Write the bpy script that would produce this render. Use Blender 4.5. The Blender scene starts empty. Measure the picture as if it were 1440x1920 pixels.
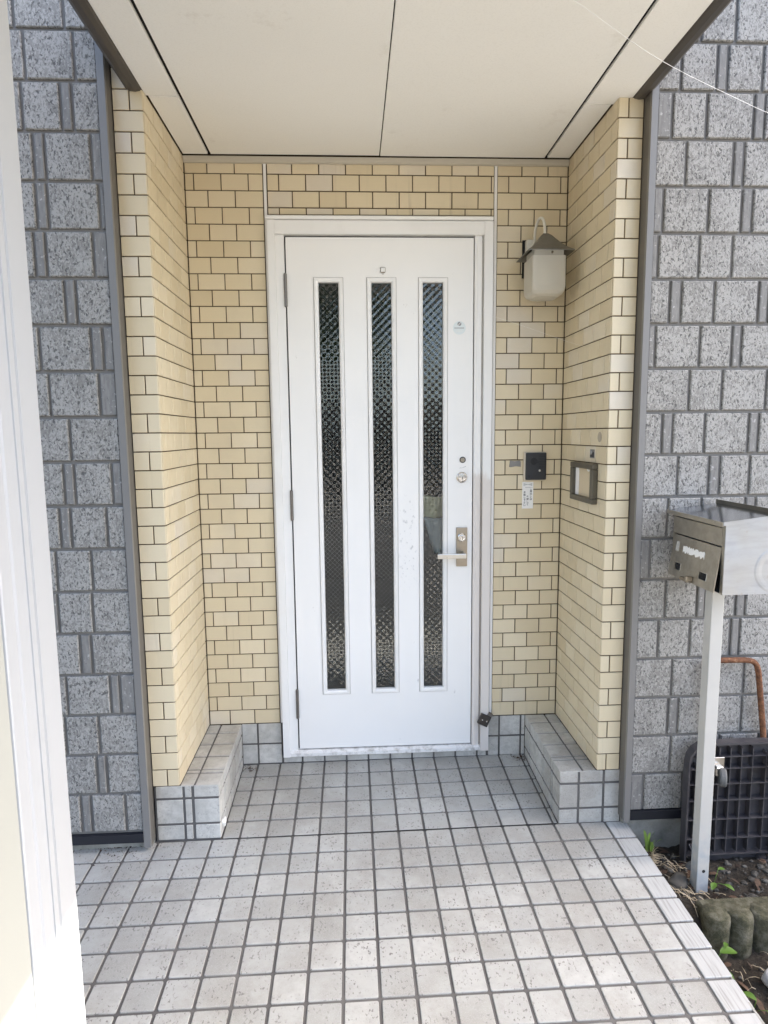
import bpy, bmesh, math, random
from mathutils import Vector, Matrix, noise
random.seed(7)
sc = bpy.context.scene
COL = sc.collection
R = math.radians

# ------------------------------------------------------------------ camera, sky, sun, exposure
cam_d = bpy.data.cameras.new('camera')
cam = bpy.data.objects.new('camera', cam_d); COL.objects.link(cam); sc.camera = cam
cam_d.sensor_fit = 'HORIZONTAL'; cam_d.sensor_width = 36.0
cam_d.lens = 1177.33 / 1440 * 36.0
cam_d.clip_start = 0.02; cam_d.clip_end = 2000
cr, cu, cf = Vector((0.99866, -0.05068, -0.01051)), Vector((0.01666, 0.12254, 0.99232)), Vector((0.04900, 0.99117, -0.12322))
cam.matrix_world = Matrix(((cr.x, cu.x, -cf.x, -0.1513), (cr.y, cu.y, -cf.y, -2.2233), (cr.z, cu.z, -cf.z, 1.5036), (0, 0, 0, 1)))

TO_SUN = Vector((0.768, 0.10, 1.0)).normalized()
sun_el = math.asin(TO_SUN.z); sun_az = math.atan2(TO_SUN.x, TO_SUN.y)
world = bpy.data.worlds.new('World'); sc.world = world; world.use_nodes = True
wn = world.node_tree
sky = wn.nodes.new('ShaderNodeTexSky'); sky.sky_type = 'NISHITA'; sky.sun_disc = False
sky.sun_elevation = sun_el; sky.sun_rotation = sun_az
sky.air_density = 1.0; sky.dust_density = 4.2; sky.ozone_density = 0.6
wn.links.new(sky.outputs[0], wn.nodes['Background'].inputs[0])
wn.nodes['Background'].inputs[1].default_value = 0.12
sun_d = bpy.data.lights.new('sun', 'SUN'); sun_d.energy = 4.2; sun_d.angle = R(0.53); sun_d.color = (1.0, 0.95, 0.87)
sun = bpy.data.objects.new('sun', sun_d); COL.objects.link(sun)
sun.rotation_euler = TO_SUN.to_track_quat('Z', 'Y').to_euler(); sun.location = TO_SUN * 20
vs = sc.view_settings
vs.view_transform = 'Standard'; vs.look = 'None'; vs.gamma = 1.0; vs.use_curve_mapping = False
vs.exposure = 2.76
sc.cycles.use_denoising = True
sc.cycles.max_bounces = 10; sc.cycles.diffuse_bounces = 5; sc.cycles.transmission_bounces = 6
sc.cycles.sample_clamp_indirect = 8.0

# ------------------------------------------------------------------ node helpers
def lin(c):
    return tuple(((v / 255) / 12.92 if v / 255 <= .04045 else ((v / 255 + .055) / 1.055) ** 2.4) for v in c) + (1.0,)

class M:
    """small wrapper round one material's node tree"""
    def __init__(s, name, col=(.5, .5, .5), rough=.6, metal=0.0, spec=.5):
        s.m = bpy.data.materials.new(name); s.m.use_nodes = True
        s.t = s.m.node_tree; s.b = s.t.nodes['Principled BSDF']
        s.b.inputs['Base Color'].default_value = (*col, 1)
        s.b.inputs['Roughness'].default_value = rough
        s.b.inputs['Metallic'].default_value = metal
        s.b.inputs['Specular IOR Level'].default_value = spec
    def n(s, typ, **kw):
        x = s.t.nodes.new('ShaderNode' + typ)
        for k, v in kw.items(): setattr(x, k, v)
        return x
    def l(s, a, b): s.t.links.new(a, b)
    def inp(s, v, sock):
        if hasattr(v, 'is_linked') or hasattr(v, 'links'): s.l(v, sock)
        else: sock.default_value = v
    def pos(s, scale=1.0, rnd=True):
        """world position, pushed elsewhere for each object so that alike pieces differ"""
        g = s.n('NewGeometry').outputs['Position']
        if rnd:
            o = s.n('ObjectInfo').outputs['Random']
            a = s.n('VectorMath', operation='MULTIPLY_ADD'); cx = s.n('CombineXYZ')
            m1 = s.math('MULTIPLY', o, 37.0); m2 = s.math('MULTIPLY', o, 91.0)
            s.l(m1, cx.inputs[0]); s.l(m2, cx.inputs[1]); s.l(m1, cx.inputs[2])
            ad = s.n('VectorMath', operation='ADD'); s.l(g, ad.inputs[0]); s.l(cx.outputs[0], ad.inputs[1]); g = ad.outputs[0]
        if scale != 1.0:
            mp = s.n('Mapping'); mp.inputs['Scale'].default_value = (scale,) * 3 if isinstance(scale, (int, float)) else scale
            s.l(g, mp.inputs[0]); g = mp.outputs[0]
        return g
    def rnd(s): return s.n('ObjectInfo').outputs['Random']
    def math(s, op, a, b=0.0, c=None):
        x = s.n('Math', operation=op); s.inp(a, x.inputs[0]); s.inp(b, x.inputs[1])
        if c is not None: s.inp(c, x.inputs[2])
        return x.outputs[0]
    def noise(s, vec, scale, detail=3, rough=.55, out=0, dist=0.0):
        x = s.n('TexNoise'); s.l(vec, x.inputs['Vector']); x.inputs['Scale'].default_value = scale
        x.inputs['Detail'].default_value = detail; x.inputs['Roughness'].default_value = rough; x.inputs['Distortion'].default_value = dist
        return x.outputs[out]
    def voro(s, vec, scale, feat='F1', out=0):
        x = s.n('TexVoronoi', feature=feat); s.l(vec, x.inputs['Vector']); x.inputs['Scale'].default_value = scale
        return x.outputs[out]
    def ramp(s, fac, stops, interp='LINEAR'):
        x = s.n('ValToRGB'); x.color_ramp.interpolation = interp
        e = x.color_ramp.elements
        while len(e) < len(stops): e.new(.5)
        for k, (p, c) in enumerate(stops):
            e[k].position = p; e[k].color = (*c, 1) if isinstance(c, tuple) else (c, c, c, 1)
        s.l(fac, x.inputs[0]); return x.outputs[0]
    def mix(s, fac, a, b, mode='MIX'):
        x = s.n('MixRGB', blend_type=mode); s.inp(fac, x.inputs[0])
        for v, k in ((a, 1), (b, 2)):
            if isinstance(v, tuple): x.inputs[k].default_value = (*v, 1)
            else: s.l(v, x.inputs[k])
        return x.outputs[0]
    def base(s, v): s.l(v, s.b.inputs['Base Color'])
    def rough(s, v): s.l(v, s.b.inputs['Roughness'])
    def bump(s, h, strength=.3, dist=.002):
        x = s.n('Bump'); x.inputs['Strength'].default_value = strength; x.inputs['Distance'].default_value = dist
        s.l(h, x.inputs['Height']); s.l(x.outputs[0], s.b.inputs['Normal']); return x

MAT = {}
def add(k, w): MAT[k] = w.m; return w

# glazed beige wall tile: warm beige, some pieces greyer or pinker, satin
w = add('brick', M('glazed_beige_tile', rough=.38))
p = w.pos(); r = w.rnd()
c = w.ramp(r, [(0, (.60, .505, .335)), (.35, (.665, .57, .39)), (.7, (.65, .56, .39)), (1, (.72, .63, .455))])
film = w.math('MULTIPLY', w.ramp(r, [(.80, 0.0), (.82, 1.0)]), w.ramp(w.noise(w.pos(rnd=False), 1.7, 2), [(.46, 0.0), (.60, .85)]))
c = w.mix(film, c, (.63, .57, .475))
c = w.mix(w.ramp(w.noise(p, 9, 3), [(.35, 0.0), (.75, .30)]), c, (.66, .56, .385))
c = w.mix(w.ramp(w.noise(w.pos(rnd=False), 3.1, 5, .65), [(.55, 0.0), (.80, .34)]), c, (.47, .40, .285))
c = w.mix(w.ramp(w.noise(p, 260, 2), [(.3, .12), (.6, 0.0)]), c, (.52, .45, .33))
streak = w.math('MULTIPLY', w.ramp(w.noise(w.pos((34, 34, 1.6), False), 1.0, 4, .6), [(.60, 0.0), (.72, .5)]), w.ramp(w.noise(w.pos(rnd=False), 2.0, 2), [(.45, 0.0), (.6, 1.0)]))
c = w.mix(streak, c, (.40, .335, .235)); w.base(c)
w.rough(w.ramp(w.noise(p, 30, 3), [(.3, .30), (.8, .50)]))
w.bump(w.noise(p, 60, 3), .10, .002)
w = add('brick_joint', M('dark_tile_joint', (.055, .042, .026), .9)); w.base(w.mix(w.noise(w.pos(rnd=False), 14, 3), (.060, .040, .020), (.115, .082, .048)))

# floor and plinth tile: pale grey unglazed, pitted, dirty toward some pieces
def floor_mat(key, lo, hi, spot, worn=.5):
    w = add(key, M(key, rough=.6)); p = w.pos(); q = w.pos(rnd=False); r = w.rnd()
    c = w.ramp(r, [(0, lo), (.5, tuple((a + b) / 2 for a, b in zip(lo, hi))), (1, hi)])
    c = w.mix(w.ramp(w.noise(p, 38, 5, .65), [(.42, 0.0), (.72, .55)]), c, (.30, .295, .275))
    big = w.ramp(w.noise(q, 2.4, 6, .68), [(.43, 0.0), (.64, worn)])
    c = w.mix(big, c, (.245, .23, .20))
    sp = w.ramp(w.noise(w.pos((150, 95, 150)), 1.0, 2, .5), [(.60, 0.0), (.66, spot)])
    pl = w.ramp(w.noise(p, 16, 2), [(.40, 0.0), (.60, 1.0)])
    sp = w.math('MULTIPLY', sp, pl)
    c = w.mix(sp, c, (.13, .12, .11))
    c = w.mix(w.ramp(w.noise(p, 420, 1), [(.33, .5), (.45, 0.0)]), c, (.42, .41, .39)); w.base(c)
    h = w.math('SUBTRACT', w.noise(p, 110, 4, .6), sp)
    w.bump(h, .35, .0022); w.rough(w.ramp(w.noise(p, 20, 2), [(.3, .5), (.7, .68)]))
floor_mat('floor_tile', (.325, .325, .303), (.435, .432, .402), .85, .72)
floor_mat('plinth_tile', (.50, .49, .45), (.59, .578, .535), .35, .75)
w = add('edge_tile', M('edge_tile', rough=.55)); p = w.pos(); c = w.mix(w.ramp(w.noise(w.pos((160, 8, 60)), 1.0, 3), [(.48, 0.0), (.68, .6)]), (.41, .41, .395), (.22, .21, .19)); w.base(c)
w = add('floor_joint', M('grey_joint', rough=.9)); w.base(w.mix(w.noise(w.pos(rnd=False), 5, 5), (.035, .033, .032), (.19, .18, .17))); w.bump(w.noise(w.pos(rnd=False), 300, 2), .4, .001)

# embossed siding block: grey with a white worn crust and dark pits
w = add('block', M('embossed_grey_siding', rough=.7)); p = w.pos()
mp = w.n('Mapping'); mp.inputs['Rotation'].default_value = (0, R(35), 0); mp.inputs['Scale'].default_value = (150, 60, 34); w.l(p, mp.inputs[0])
brush = w.noise(mp.outputs[0], 1.0, 3, .6)
grey = w.ramp(brush, [(.3, (.175, .169, .155)), (.7, (.25, .242, .224))])
mp2 = w.n('Mapping'); mp2.inputs['Rotation'].default_value = (0, R(40), 0); mp2.inputs['Scale'].default_value = (122, 95, 82); w.l(p, mp2.inputs[0])
net = w.noise(mp2.outputs[0], 1.0, 2, .6, dist=1.1)
big = w.noise(p, 15, 2, .5)
thr = w.math('ADD', net, w.math('MULTIPLY', w.math('SUBTRACT', big, .5), .36))
thr = w.math('ADD', thr, w.math('MULTIPLY', w.math('SUBTRACT', w.rnd(), .5), .06))
crust = w.ramp(thr, [(.44, 0.0), (.55, 1.0)])
c = w.mix(w.math('MULTIPLY', crust, .9), grey, (.335, .326, .303))
mp3 = w.n('Mapping'); mp3.inputs['Rotation'].default_value = (0, R(40), 0); mp3.inputs['Scale'].default_value = (150, 115, 100); mp3.inputs['Location'].default_value = (7, 3, 5); w.l(p, mp3.inputs[0])
pit = w.ramp(w.noise(mp3.outputs[0], 1.0, 2, .5, dist=.5), [(.36, 1.0), (.43, 0.0)])
c = w.mix(w.math('MULTIPLY', pit, .92), c, (.085, .082, .078)); w.base(c)
w.bump(w.math('SUBTRACT', w.math('MULTIPLY', thr, 1.2), pit), .6, .003)
w = add('block_plain', M('plain_grey_siding', rough=.7)); p = w.pos()
mp = w.n('Mapping'); mp.inputs['Rotation'].default_value = (0, R(15), 0); mp.inputs['Scale'].default_value = (120, 60, 22); w.l(p, mp.inputs[0])
c = w.ramp(w.noise(mp.outputs[0], 1.0, 3, .6), [(.3, (.15, .145, .136)), (.75, (.23, .223, .21))])
c = w.mix(w.ramp(w.noise(p, 80, 2), [(.62, 0.0), (.72, .8)]), c, (.42, .41, .39))
c = w.mix(w.ramp(w.noise(p, 100, 2), [(.30, .8), (.36, 0.0)]), c, (.1, .1, .1)); w.base(c); w.bump(w.noise(p, 80, 3), .4, .003)
w = add('block_joint', M('siding_joint', (.155, .150, .147), .75)); w.base(w.mix(w.noise(w.pos(rnd=False), 30, 4), (.145, .137, .126), (.20, .19, .175)))
add('trim', M('grey_aluminium_trim', (.175, .17, .162), .42, 0.0, .5))
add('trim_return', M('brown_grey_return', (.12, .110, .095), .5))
add('flashing', M('black_flashing', (.012, .013, .018), .45))
w = add('concrete', M('mortar_grey', (.30, .29, .26), .9)); q = w.pos(rnd=False); w.base(w.ramp(w.noise(q, 9, 6, .65), [(.3, (.16, .155, .13)), (.6, (.33, .32, .285)), (.8, (.40, .39, .36))])); w.bump(w.noise(q, 70, 4), .5, .004)
w = add('soffit', M('cream_soffit_board', (.62, .585, .50), .75)); q = w.pos(rnd=True)
c = w.mix(w.ramp(w.noise(q, 2.2, 4), [(.4, 0.0), (.75, .30)]), (.84, .825, .775), (.77, .75, .69))
c = w.mix(w.ramp(w.noise(q, 210, 2), [(.35, .10), (.5, 0.0)]), c, (.55, .53, .47))
c = w.mix(w.ramp(w.noise(q, 5, 6, .75), [(.62, 0.0), (.75, .30)]), c, (.50, .46, .38)); w.base(c); w.bump(w.noise(q, 240, 2), .12, .001)
w = add('rail', M('brown_edge_rail', (.050, .043, .036), .45)); w.base(w.mix(w.noise(w.pos(rnd=False), 7, 4), (.04, .034, .028), (.085, .075, .064)))
add('void', M('dark_void', (.010, .009, .008), .95))
add('moulding', M('beige_moulding', (.47, .43, .35), .5))

# white painted steel and aluminium
w = add('door', M('white_painted_steel', rough=.28)); q = w.pos(rnd=False)
c = w.mix(w.ramp(w.noise(q, 1.6, 5, .6), [(.45, 0.0), (.8, .22)]), (.82, .81, .785), (.71, .69, .65))
sc_ = w.ramp(w.noise(w.pos((30, 30, 14), False), 1.0, 4, .7), [(.70, 0.0), (.745, .65)])
mz = w.n('SeparateXYZ'); w.l(w.n('NewGeometry').outputs['Position'], mz.inputs[0])
band = w.math('MULTIPLY', w.ramp(mz.outputs[0], [(.035, 0.0), (.07, 1.0), (.11, 1.0), (.135, 0.0)]), w.ramp(w.math('MULTIPLY', mz.outputs[2], .4), [(.32, 0.0), (.36, 1.0), (.46, 1.0), (.51, 0.0)]))
sc2 = w.ramp(w.noise(w.pos((75, 75, 45), False), 1.0, 4, .7), [(.58, 0.0), (.66, .7)])
c = w.mix(sc_, c, (.50, .49, .47)); c = w.mix(w.math('MULTIPLY', band, sc2), c, (.42, .42, .42))
w.base(c); w.bump(w.noise(q, 420, 2), .06, .0008)
w = add('frame', M('white_aluminium', (.78, .77, .745), .36)); q = w.pos(rnd=False)
w.base(w.mix(w.ramp(w.noise(q, 3.3, 5, .65), [(.50, 0.0), (.8, .35)]), (.79, .78, .755), (.60, .565, .51)))
w = add('jamb', M('discoloured_white_jamb', (.78, .77, .745), .38)); q = w.pos(rnd=False); zz = w.n('SeparateXYZ'); w.l(q, zz.inputs[0])
hz = w.math('ADD', zz.outputs[2], w.math('MULTIPLY', w.noise(w.pos((60, 60, 9), False), 1.0, 3), .10))
w.base(w.mix(w.ramp(w.math('MULTIPLY', hz, .4), [(.545, .75), (.553, 0.0)]), (.79, .78, .755), (.62, .565, .51)))
w = add('sill', M('worn_white_sill', (.7, .69, .67), .45)); q = w.pos(rnd=False)
w.base(w.mix(w.ramp(w.noise(q, 22, 5, .7), [(.47, 0.0), (.66, .75)]), (.74, .73, .71), (.33, .31, .28)))
add('gap', M('dark_rubber', (.02, .019, .018), .7))

add('dark_outline', M('grey_shadow_line', (.26, .25, .24), .7))  # grey for the shadow line painted round the pane frames
# patterned wired glass
w = add('glass', M('patterned_wired_glass', (.86, .90, .88), .03)); w.b.inputs['Transmission Weight'].default_value = 1.0; w.b.inputs['IOR'].default_value = 1.5
xyz = w.n('SeparateXYZ'); w.l(w.n('NewGeometry').outputs['Position'], xyz.inputs[0])
X, Z = xyz.outputs[0], xyz.outputs[2]
K = 2 * math.pi / 0.0225
u = w.math('MULTIPLY', w.math('ADD', X, Z), K * .7071); v = w.math('MULTIPLY', w.math('SUBTRACT', X, Z), K * .7071)
hgt = w.math('MULTIPLY', w.math('ADD', w.math('SINE', u), w.math('SINE', v)), .5)
wob = w.noise(w.pos(rnd=False), 9, 2)
hh = w.math('ADD', hgt, w.math('MULTIPLY', wob, 6.0))
bn = w.bump(hh, 1.0, .00023)
w.l(bn.outputs[0], w.b.inputs['Coat Normal']); w.b.inputs['Coat Weight'].default_value = 0.12; w.b.inputs['Coat Roughness'].default_value = .02; w.b.inputs['Coat IOR'].default_value = 1.6
add('wire', M('wire_in_glass', (.45, .45, .45), .5, .3))
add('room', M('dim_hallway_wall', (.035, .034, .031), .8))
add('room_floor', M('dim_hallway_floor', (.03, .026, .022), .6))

# metals and small things
def metal(key, col, rough, streak=.0):
    w = add(key, M(key, col, rough, 1.0)); p = w.pos(rnd=False)
    w.rough(w.ramp(w.noise(p, 35, 4, .6), [(.3, max(.05, rough - .08)), (.7, min(1, rough + .14))]))
    if streak: w.base(w.mix(w.ramp(w.noise(p, 26, 5, .65), [(.4, 0.0), (.75, streak)]), col, tuple(v * .55 for v in col)))
metal('steel', (.62, .59, .54), .32, .3)
metal('bronze_steel', (.36, .315, .255), .34, .3)
metal('chrome', (.75, .74, .72), .16)
metal('hinge', (.22, .205, .19), .42, .4)
add('dark_iron', M('dark_iron', (.045, .038, .034), .45, .5))
w = add('galvanised', M('galvanised_sheet', (.60, .62, .65), .38, 1.0)); p = w.pos(rnd=False)
mp = w.n('Mapping'); mp.inputs['Scale'].default_value = (12, 12, 70); w.l(p, mp.inputs[0])
c = w.mix(w.ramp(w.noise(mp.outputs[0], 1, 4, .6), [(.4, 0.0), (.8, .5)]), (.37, .385, .41), (.26, .265, .275))
c = w.mix(w.ramp(w.noise(p, 34, 4, .7), [(.62, 0.0), (.72, .6)]), c, (.30, .28, .26)); w.base(c)
w.rough(w.ramp(w.noise(p, 16, 4), [(.3, .30), (.7, .55)]))
w = add('galv_roof', M('smooth_sheet_roof', (.50, .52, .56), .16, 1.0))
w = add('galv_warm', M('weathered_sheet_front', (.40, .37, .31), .42, .85)); p = w.pos(rnd=False)
w.base(w.mix(w.ramp(w.noise(p, 30, 5, .7), [(.4, 0.0), (.75, .6)]), (.44, .405, .34), (.27, .24, .19)))
w = add('post', M('pale_painted_post', (.56, .54, .49), .55)); p = w.pos(rnd=False)
xyz = w.n('SeparateXYZ'); w.l(p, xyz.inputs[0])
low = w.ramp(xyz.outputs[2], [(.02, 1.0), (.16, 0.0)])
pf = w.math('MULTIPLY', low, w.ramp(w.noise(p, 30, 5), [(.35, 0.0), (.6, 1.0)]))
w.base(w.mix(pf, w.mix(w.noise(p, 8, 4), (.42, .405, .37), (.51, .495, .46)), (.36, .38, .39)))
add('black', M('black_plastic', (.022, .023, .026), .42)); add('black_matt', M('black_recess', (.006, .006, .006), .8))
add('cream_plastic', M('cream_plastic', (.62, .55, .44), .5))
add('paper', M('white_paper', (.80, .79, .76), .7)); add('ink', M('black_ink', (.04, .04, .045), .8)); add('ink_grey', M('grey_ink', (.30, .31, .32), .8))
add('ink_teal', M('pale_teal_ink', (.70, .755, .76), .7))
add('beige_card', M('beige_card', (.60, .50, .34), .6))
w = add('bronze', M('bronze_frame', (.105, .092, .068), .42, .35)); w.base(w.mix(w.noise(w.pos(rnd=False), 20, 4), (.085, .075, .055), (.15, .135, .10)))
add('grey_tape', M('grey_weathered_tape', (.22, .21, .20), .4, .3))
add('lamp_white', M('ivory_enamel', (.66, .64, .57), .4))
w = add('lamp_roof', M('weathered_lamp_roof', (.25, .24, .21), .45, .6)); w.base(w.mix(w.noise(w.pos(rnd=False), 40, 4), (.15, .14, .115), (.26, .245, .21)))
w = add('frost', M('frosted_lamp_glass', (.90, .86, .76), .42)); w.b.inputs['Transmission Weight'].default_value = .62; w.b.inputs['IOR'].default_value = 1.35
add('bulb', M('white_bulb', (.85, .84, .80), .4))
w = add('rust', M('rusty_tube', rough=.8)); p = w.pos(rnd=False)
w.base(w.ramp(w.noise(p, 75, 5, .7), [(.30, (.050, .018, .008)), (.48, (.13, .050, .020)), (.62, (.20, .085, .036)), (.76, (.36, .27, .19))])); w.bump(w.noise(p, 220, 4), .7, .002)
w = add('cart', M('violet_grey_plastic', (.075, .07, .085), .5)); w.base(w.mix(w.ramp(w.noise(w.pos(rnd=False), 18, 5), [(.4, 0.0), (.8, .6)]), (.040, .037, .041), (.095, .089, .088)))
add('rubber', M('grey_rubber', (.11, .11, .105), .7))
w = add('moss', M('mossy_concrete', rough=.95)); p = w.pos(rnd=False)
w.base(w.ramp(w.noise(p, 28, 6, .7), [(.32, (.028, .028, .013)), (.48, (.072, .068, .038)), (.64, (.135, .125, .088)), (.78, (.22, .21, .17))])); w.bump(w.noise(p, 90, 5, .7), .9, .008)
w = add('soil', M('dark_soil', rough=.95)); p = w.pos(rnd=False)
w.base(w.ramp(w.noise(p, 60, 6, .75), [(.3, (.010, .008, .005)), (.55, (.030, .023, .015)), (.72, (.065, .052, .036))])); w.bump(w.noise(p, 120, 5, .7), 1.0, .01)
w = add('pebble', M('grey_pebble', rough=.8)); w.base(w.ramp(w.noise(w.pos(rnd=False), 22, 3), [(.35, (.025, .023, .019)), (.55, (.062, .058, .050)), (.72, (.13, .125, .11))]))
w = add('litter', M('dry_leaf', rough=.8)); w.base(w.ramp(w.noise(w.pos(rnd=False), 16, 3), [(.38, (.025, .014, .008)), (.55, (.065, .036, .020)), (.68, (.12, .072, .045))]))
add('straw', M('dry_straw', (.34, .28, .19), .8)); add('stone', M('brown_stone', (.085, .075, .06), .85)); add('pale_stone', M('pale_stone', (.36, .355, .34), .8))
w = add('leaf', M('green_leaf', (.075, .15, .02), .5)); w.b.inputs['Subsurface Weight'].default_value = .0
add('leaf_fresh', M('fresh_blade', (.17, .27, .05), .5))
w = add('asphalt', M('asphalt', rough=.9)); p = w.pos(rnd=False); w.base(w.mix(w.noise(p, 60, 5, .7), (.022, .022, .023), (.05, .049, .048))); w.bump(w.noise(p, 200, 3), .5, .004)
w = add('gravel', M('pale_ground', rough=.95)); p = w.pos(rnd=False); w.base(w.mix(w.noise(p, 40, 6, .7), (.17, .16, .145), (.26, .25, .23)))
w = add('white_trim', M('white_aluminium_cladding', (.78, .79, .80), .4)); w.base(w.mix(w.ramp(w.noise(w.pos((9, 9, 1.2), False), 1, 4), [(.4, 0.0), (.8, .3)]), (.435, .442, .45), (.395, .40, .405)))
w = add('cream_panel', M('cream_wall_panel', (.74, .73, .62), .6)); q = w.pos(rnd=False); w.base(w.mix(w.ramp(w.noise(q, 2.5, 4), [(.4, 0.0), (.8, .4)]), (.395, .395, .355), (.365, .362, .32))); w.bump(w.noise(q, 160, 2), .1, .001)
add('thread', M('white_silk', (.85, .85, .85), .4))
add('house_far', M('grey_brown_wall', (.16, .145, .125), .85)); add('parapet', M('pale_parapet', (.55, .54, .51), .8)); add('roof', M('dark_roof', (.05, .05, .055), .6)); add('hedge', M('hedge_leaf', (.045, .075, .022), .7))
add('bag_yellow', M('pale_yellow_plastic', (.58, .56, .36), .5)); add('bag_blue', M('pale_blue_plastic', (.42, .48, .53), .45))

# ------------------------------------------------------------------ object helpers
def me_from(verts, faces, name='mesh', smooth=False):
    me = bpy.data.meshes.new(name); me.from_pydata([tuple(v) for v in verts], [], faces); me.update()
    if smooth:
        for f in me.polygons: f.use_smooth = True
    return me
def link(name, me, mat=None, parent=None, matrix=None):
    o = bpy.data.objects.new(name, me); COL.objects.link(o)
    if matrix is not None: o.matrix_basis = matrix
    if mat and me is not None and len(me.materials) == 0: me.materials.append(MAT[mat])
    if parent is not None:
        o.parent = parent; o.matrix_parent_inverse = WORLD[parent.name].inverted()
    WORLD[o.name] = o.matrix_basis.copy()
    return o
WORLD = {}
def thing(name, label, cat, loc=(0, 0, 0), group=None):
    o = link(name, None, matrix=Matrix.Translation(loc)); o.empty_display_size = .1
    return tag(o, label, cat, group)
def tag(o, label, cat, group=None):
    o['label'] = label; o['category'] = cat
    if group: o['group'] = group
    return o
def kind(o, k): o['kind'] = k; return o
def bm_me(bm, smooth=False, name='mesh'):
    me = bpy.data.meshes.new(name); bmesh.ops.recalc_face_normals(bm, faces=bm.faces); bm.to_mesh(me); bm.free()
    if smooth:
        for f in me.polygons: f.use_smooth = True
    return me
def box_bm(x0, x1, y0, y1, z0, z1, bev=0.0, seg=1):
    bm = bmesh.new(); bmesh.ops.create_cube(bm, size=1.0)
    for v in bm.verts: v.co = Vector((x0 + (v.co.x + .5) * (x1 - x0), y0 + (v.co.y + .5) * (y1 - y0), z0 + (v.co.z + .5) * (z1 - z0)))
    if bev: bmesh.ops.bevel(bm, geom=bm.edges[:], offset=bev, segments=seg, affect='EDGES', profile=.6)
    return bm
def box(name, x0, x1, y0, y1, z0, z1, mat, parent=None, bev=0.0, seg=1):
    return link(name, bm_me(box_bm(x0, x1, y0, y1, z0, z1, bev, seg)), mat, parent)
def tube_me(path, rad, sides=10, smooth=True, caps=True):
    path = [Vector(p) for p in path]; vs, fs = [], []
    up = Vector((0, 0, 1)); nrm = None
    for i, p in enumerate(path):
        t = (path[min(i + 1, len(path) - 1)] - path[max(i - 1, 0)]).normalized()
        if nrm is None:
            nrm = t.cross(up if abs(t.z) < .9 else Vector((1, 0, 0))).normalized()
        nrm = (nrm - t * nrm.dot(t)).normalized(); b = t.cross(nrm)
        rr = rad[i] if isinstance(rad, (list, tuple)) else rad
        for k in range(sides):
            a = 2 * math.pi * k / sides; vs.append(p + (nrm * math.cos(a) + b * math.sin(a)) * rr)
    for i in range(len(path) - 1):
        for k in range(sides):
            a, b2 = i * sides + k, i * sides + (k + 1) % sides
            fs.append((a, b2, b2 + sides, a + sides))
    if caps:
        fs.append(tuple(range(sides))[::-1]); fs.append(tuple(range(len(vs) - sides, len(vs))))
    return me_from(vs, fs, smooth=smooth)
def smooth_path(pts, n=6):
    pts = [Vector(p) for p in pts]; out = []
    for i in range(len(pts) - 1):
        p0, p1, p2, p3 = pts[max(i - 1, 0)], pts[i], pts[i + 1], pts[min(i + 2, len(pts) - 1)]
        for k in range(n):
            t = k / n
            out.append(.5 * ((2 * p1) + (-p0 + p2) * t + (2 * p0 - 5 * p1 + 4 * p2 - p3) * t * t + (-p0 + 3 * p1 - 3 * p2 + p3) * t ** 3))
    out.append(pts[-1]); return out
def prism_me(poly, axis, a0, a1):
    """a closed outline in the two other axes pulled along one axis ('X': (y,z), 'Y': (x,z), 'Z': (x,y))"""
    def pt(q, a): return {'X': (a, q[0], q[1]), 'Y': (q[0], a, q[1]), 'Z': (q[0], q[1], a)}[axis]
    bm = bmesh.new(); A = [bm.verts.new(pt(q, a0)) for q in poly]; B = [bm.verts.new(pt(q, a1)) for q in poly]; n = len(poly)
    bm.faces.new(A); bm.faces.new(B[::-1])
    for i in range(n): bm.faces.new((A[i], B[i], B[(i + 1) % n], A[(i + 1) % n]))
    return bm_me(bm)
def plate_holes(xs, zs, holes, y0, y1):
    """a slab in the XZ plane (y0 front, y1 back) on a grid of lines, cells listed in holes left open"""
    bm = bmesh.new(); g = {}
    for i, x in enumerate(xs):
        for j, z in enumerate(zs): g[i, j] = bm.verts.new((x, y0, z))
    fs = [bm.faces.new((g[i, j], g[i + 1, j], g[i + 1, j + 1], g[i, j + 1])) for i in range(len(xs) - 1) for j in range(len(zs) - 1) if (i, j) not in holes]
    r = bmesh.ops.extrude_face_region(bm, geom=fs)
    for v in [e for e in r['geom'] if isinstance(e, bmesh.types.BMVert)]: v.co.y = y1
    for v in [v for v in bm.verts if not v.link_faces]: bm.verts.remove(v)
    return bm_me(bm)
def cyl_me(c, axis, r, l0, l1, n=20, bev=0.0):
    """a turned piece round an axis through c, from l0 to l1 along it, edges eased"""
    prof = [(r, l0)] + ([(r, l1 - bev), (r - bev, l1)] if bev else [(r, l1)])
    return lathe_me(c, axis, prof, n)
def lathe_me(c, axis, prof, n=24, cap=True, smooth=False):
    ax = {'X': 0, 'Y': 1, 'Z': 2}[axis]; o1, o2 = [(1, 2), (2, 0), (0, 1)][ax]; vs, fs = [], []
    for (r, h) in prof:
        for k in range(n):
            a = 2 * math.pi * k / n; p = [0, 0, 0]; p[ax] = h; p[o1] = r * math.cos(a); p[o2] = r * math.sin(a)
            vs.append(Vector(c) + Vector(p))
    for i in range(len(prof) - 1):
        for k in range(n): fs.append((i * n + k, i * n + (k + 1) % n, (i + 1) * n + (k + 1) % n, (i + 1) * n + k))
    if cap: fs.append(tuple(range(n))[::-1]); fs.append(tuple(range(len(vs) - n, len(vs))))
    me = me_from(vs, fs, smooth=smooth); bm = bmesh.new(); bm.from_mesh(me); bmesh.ops.recalc_face_normals(bm, faces=bm.faces); bm.to_mesh(me); bm.free(); return me

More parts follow.
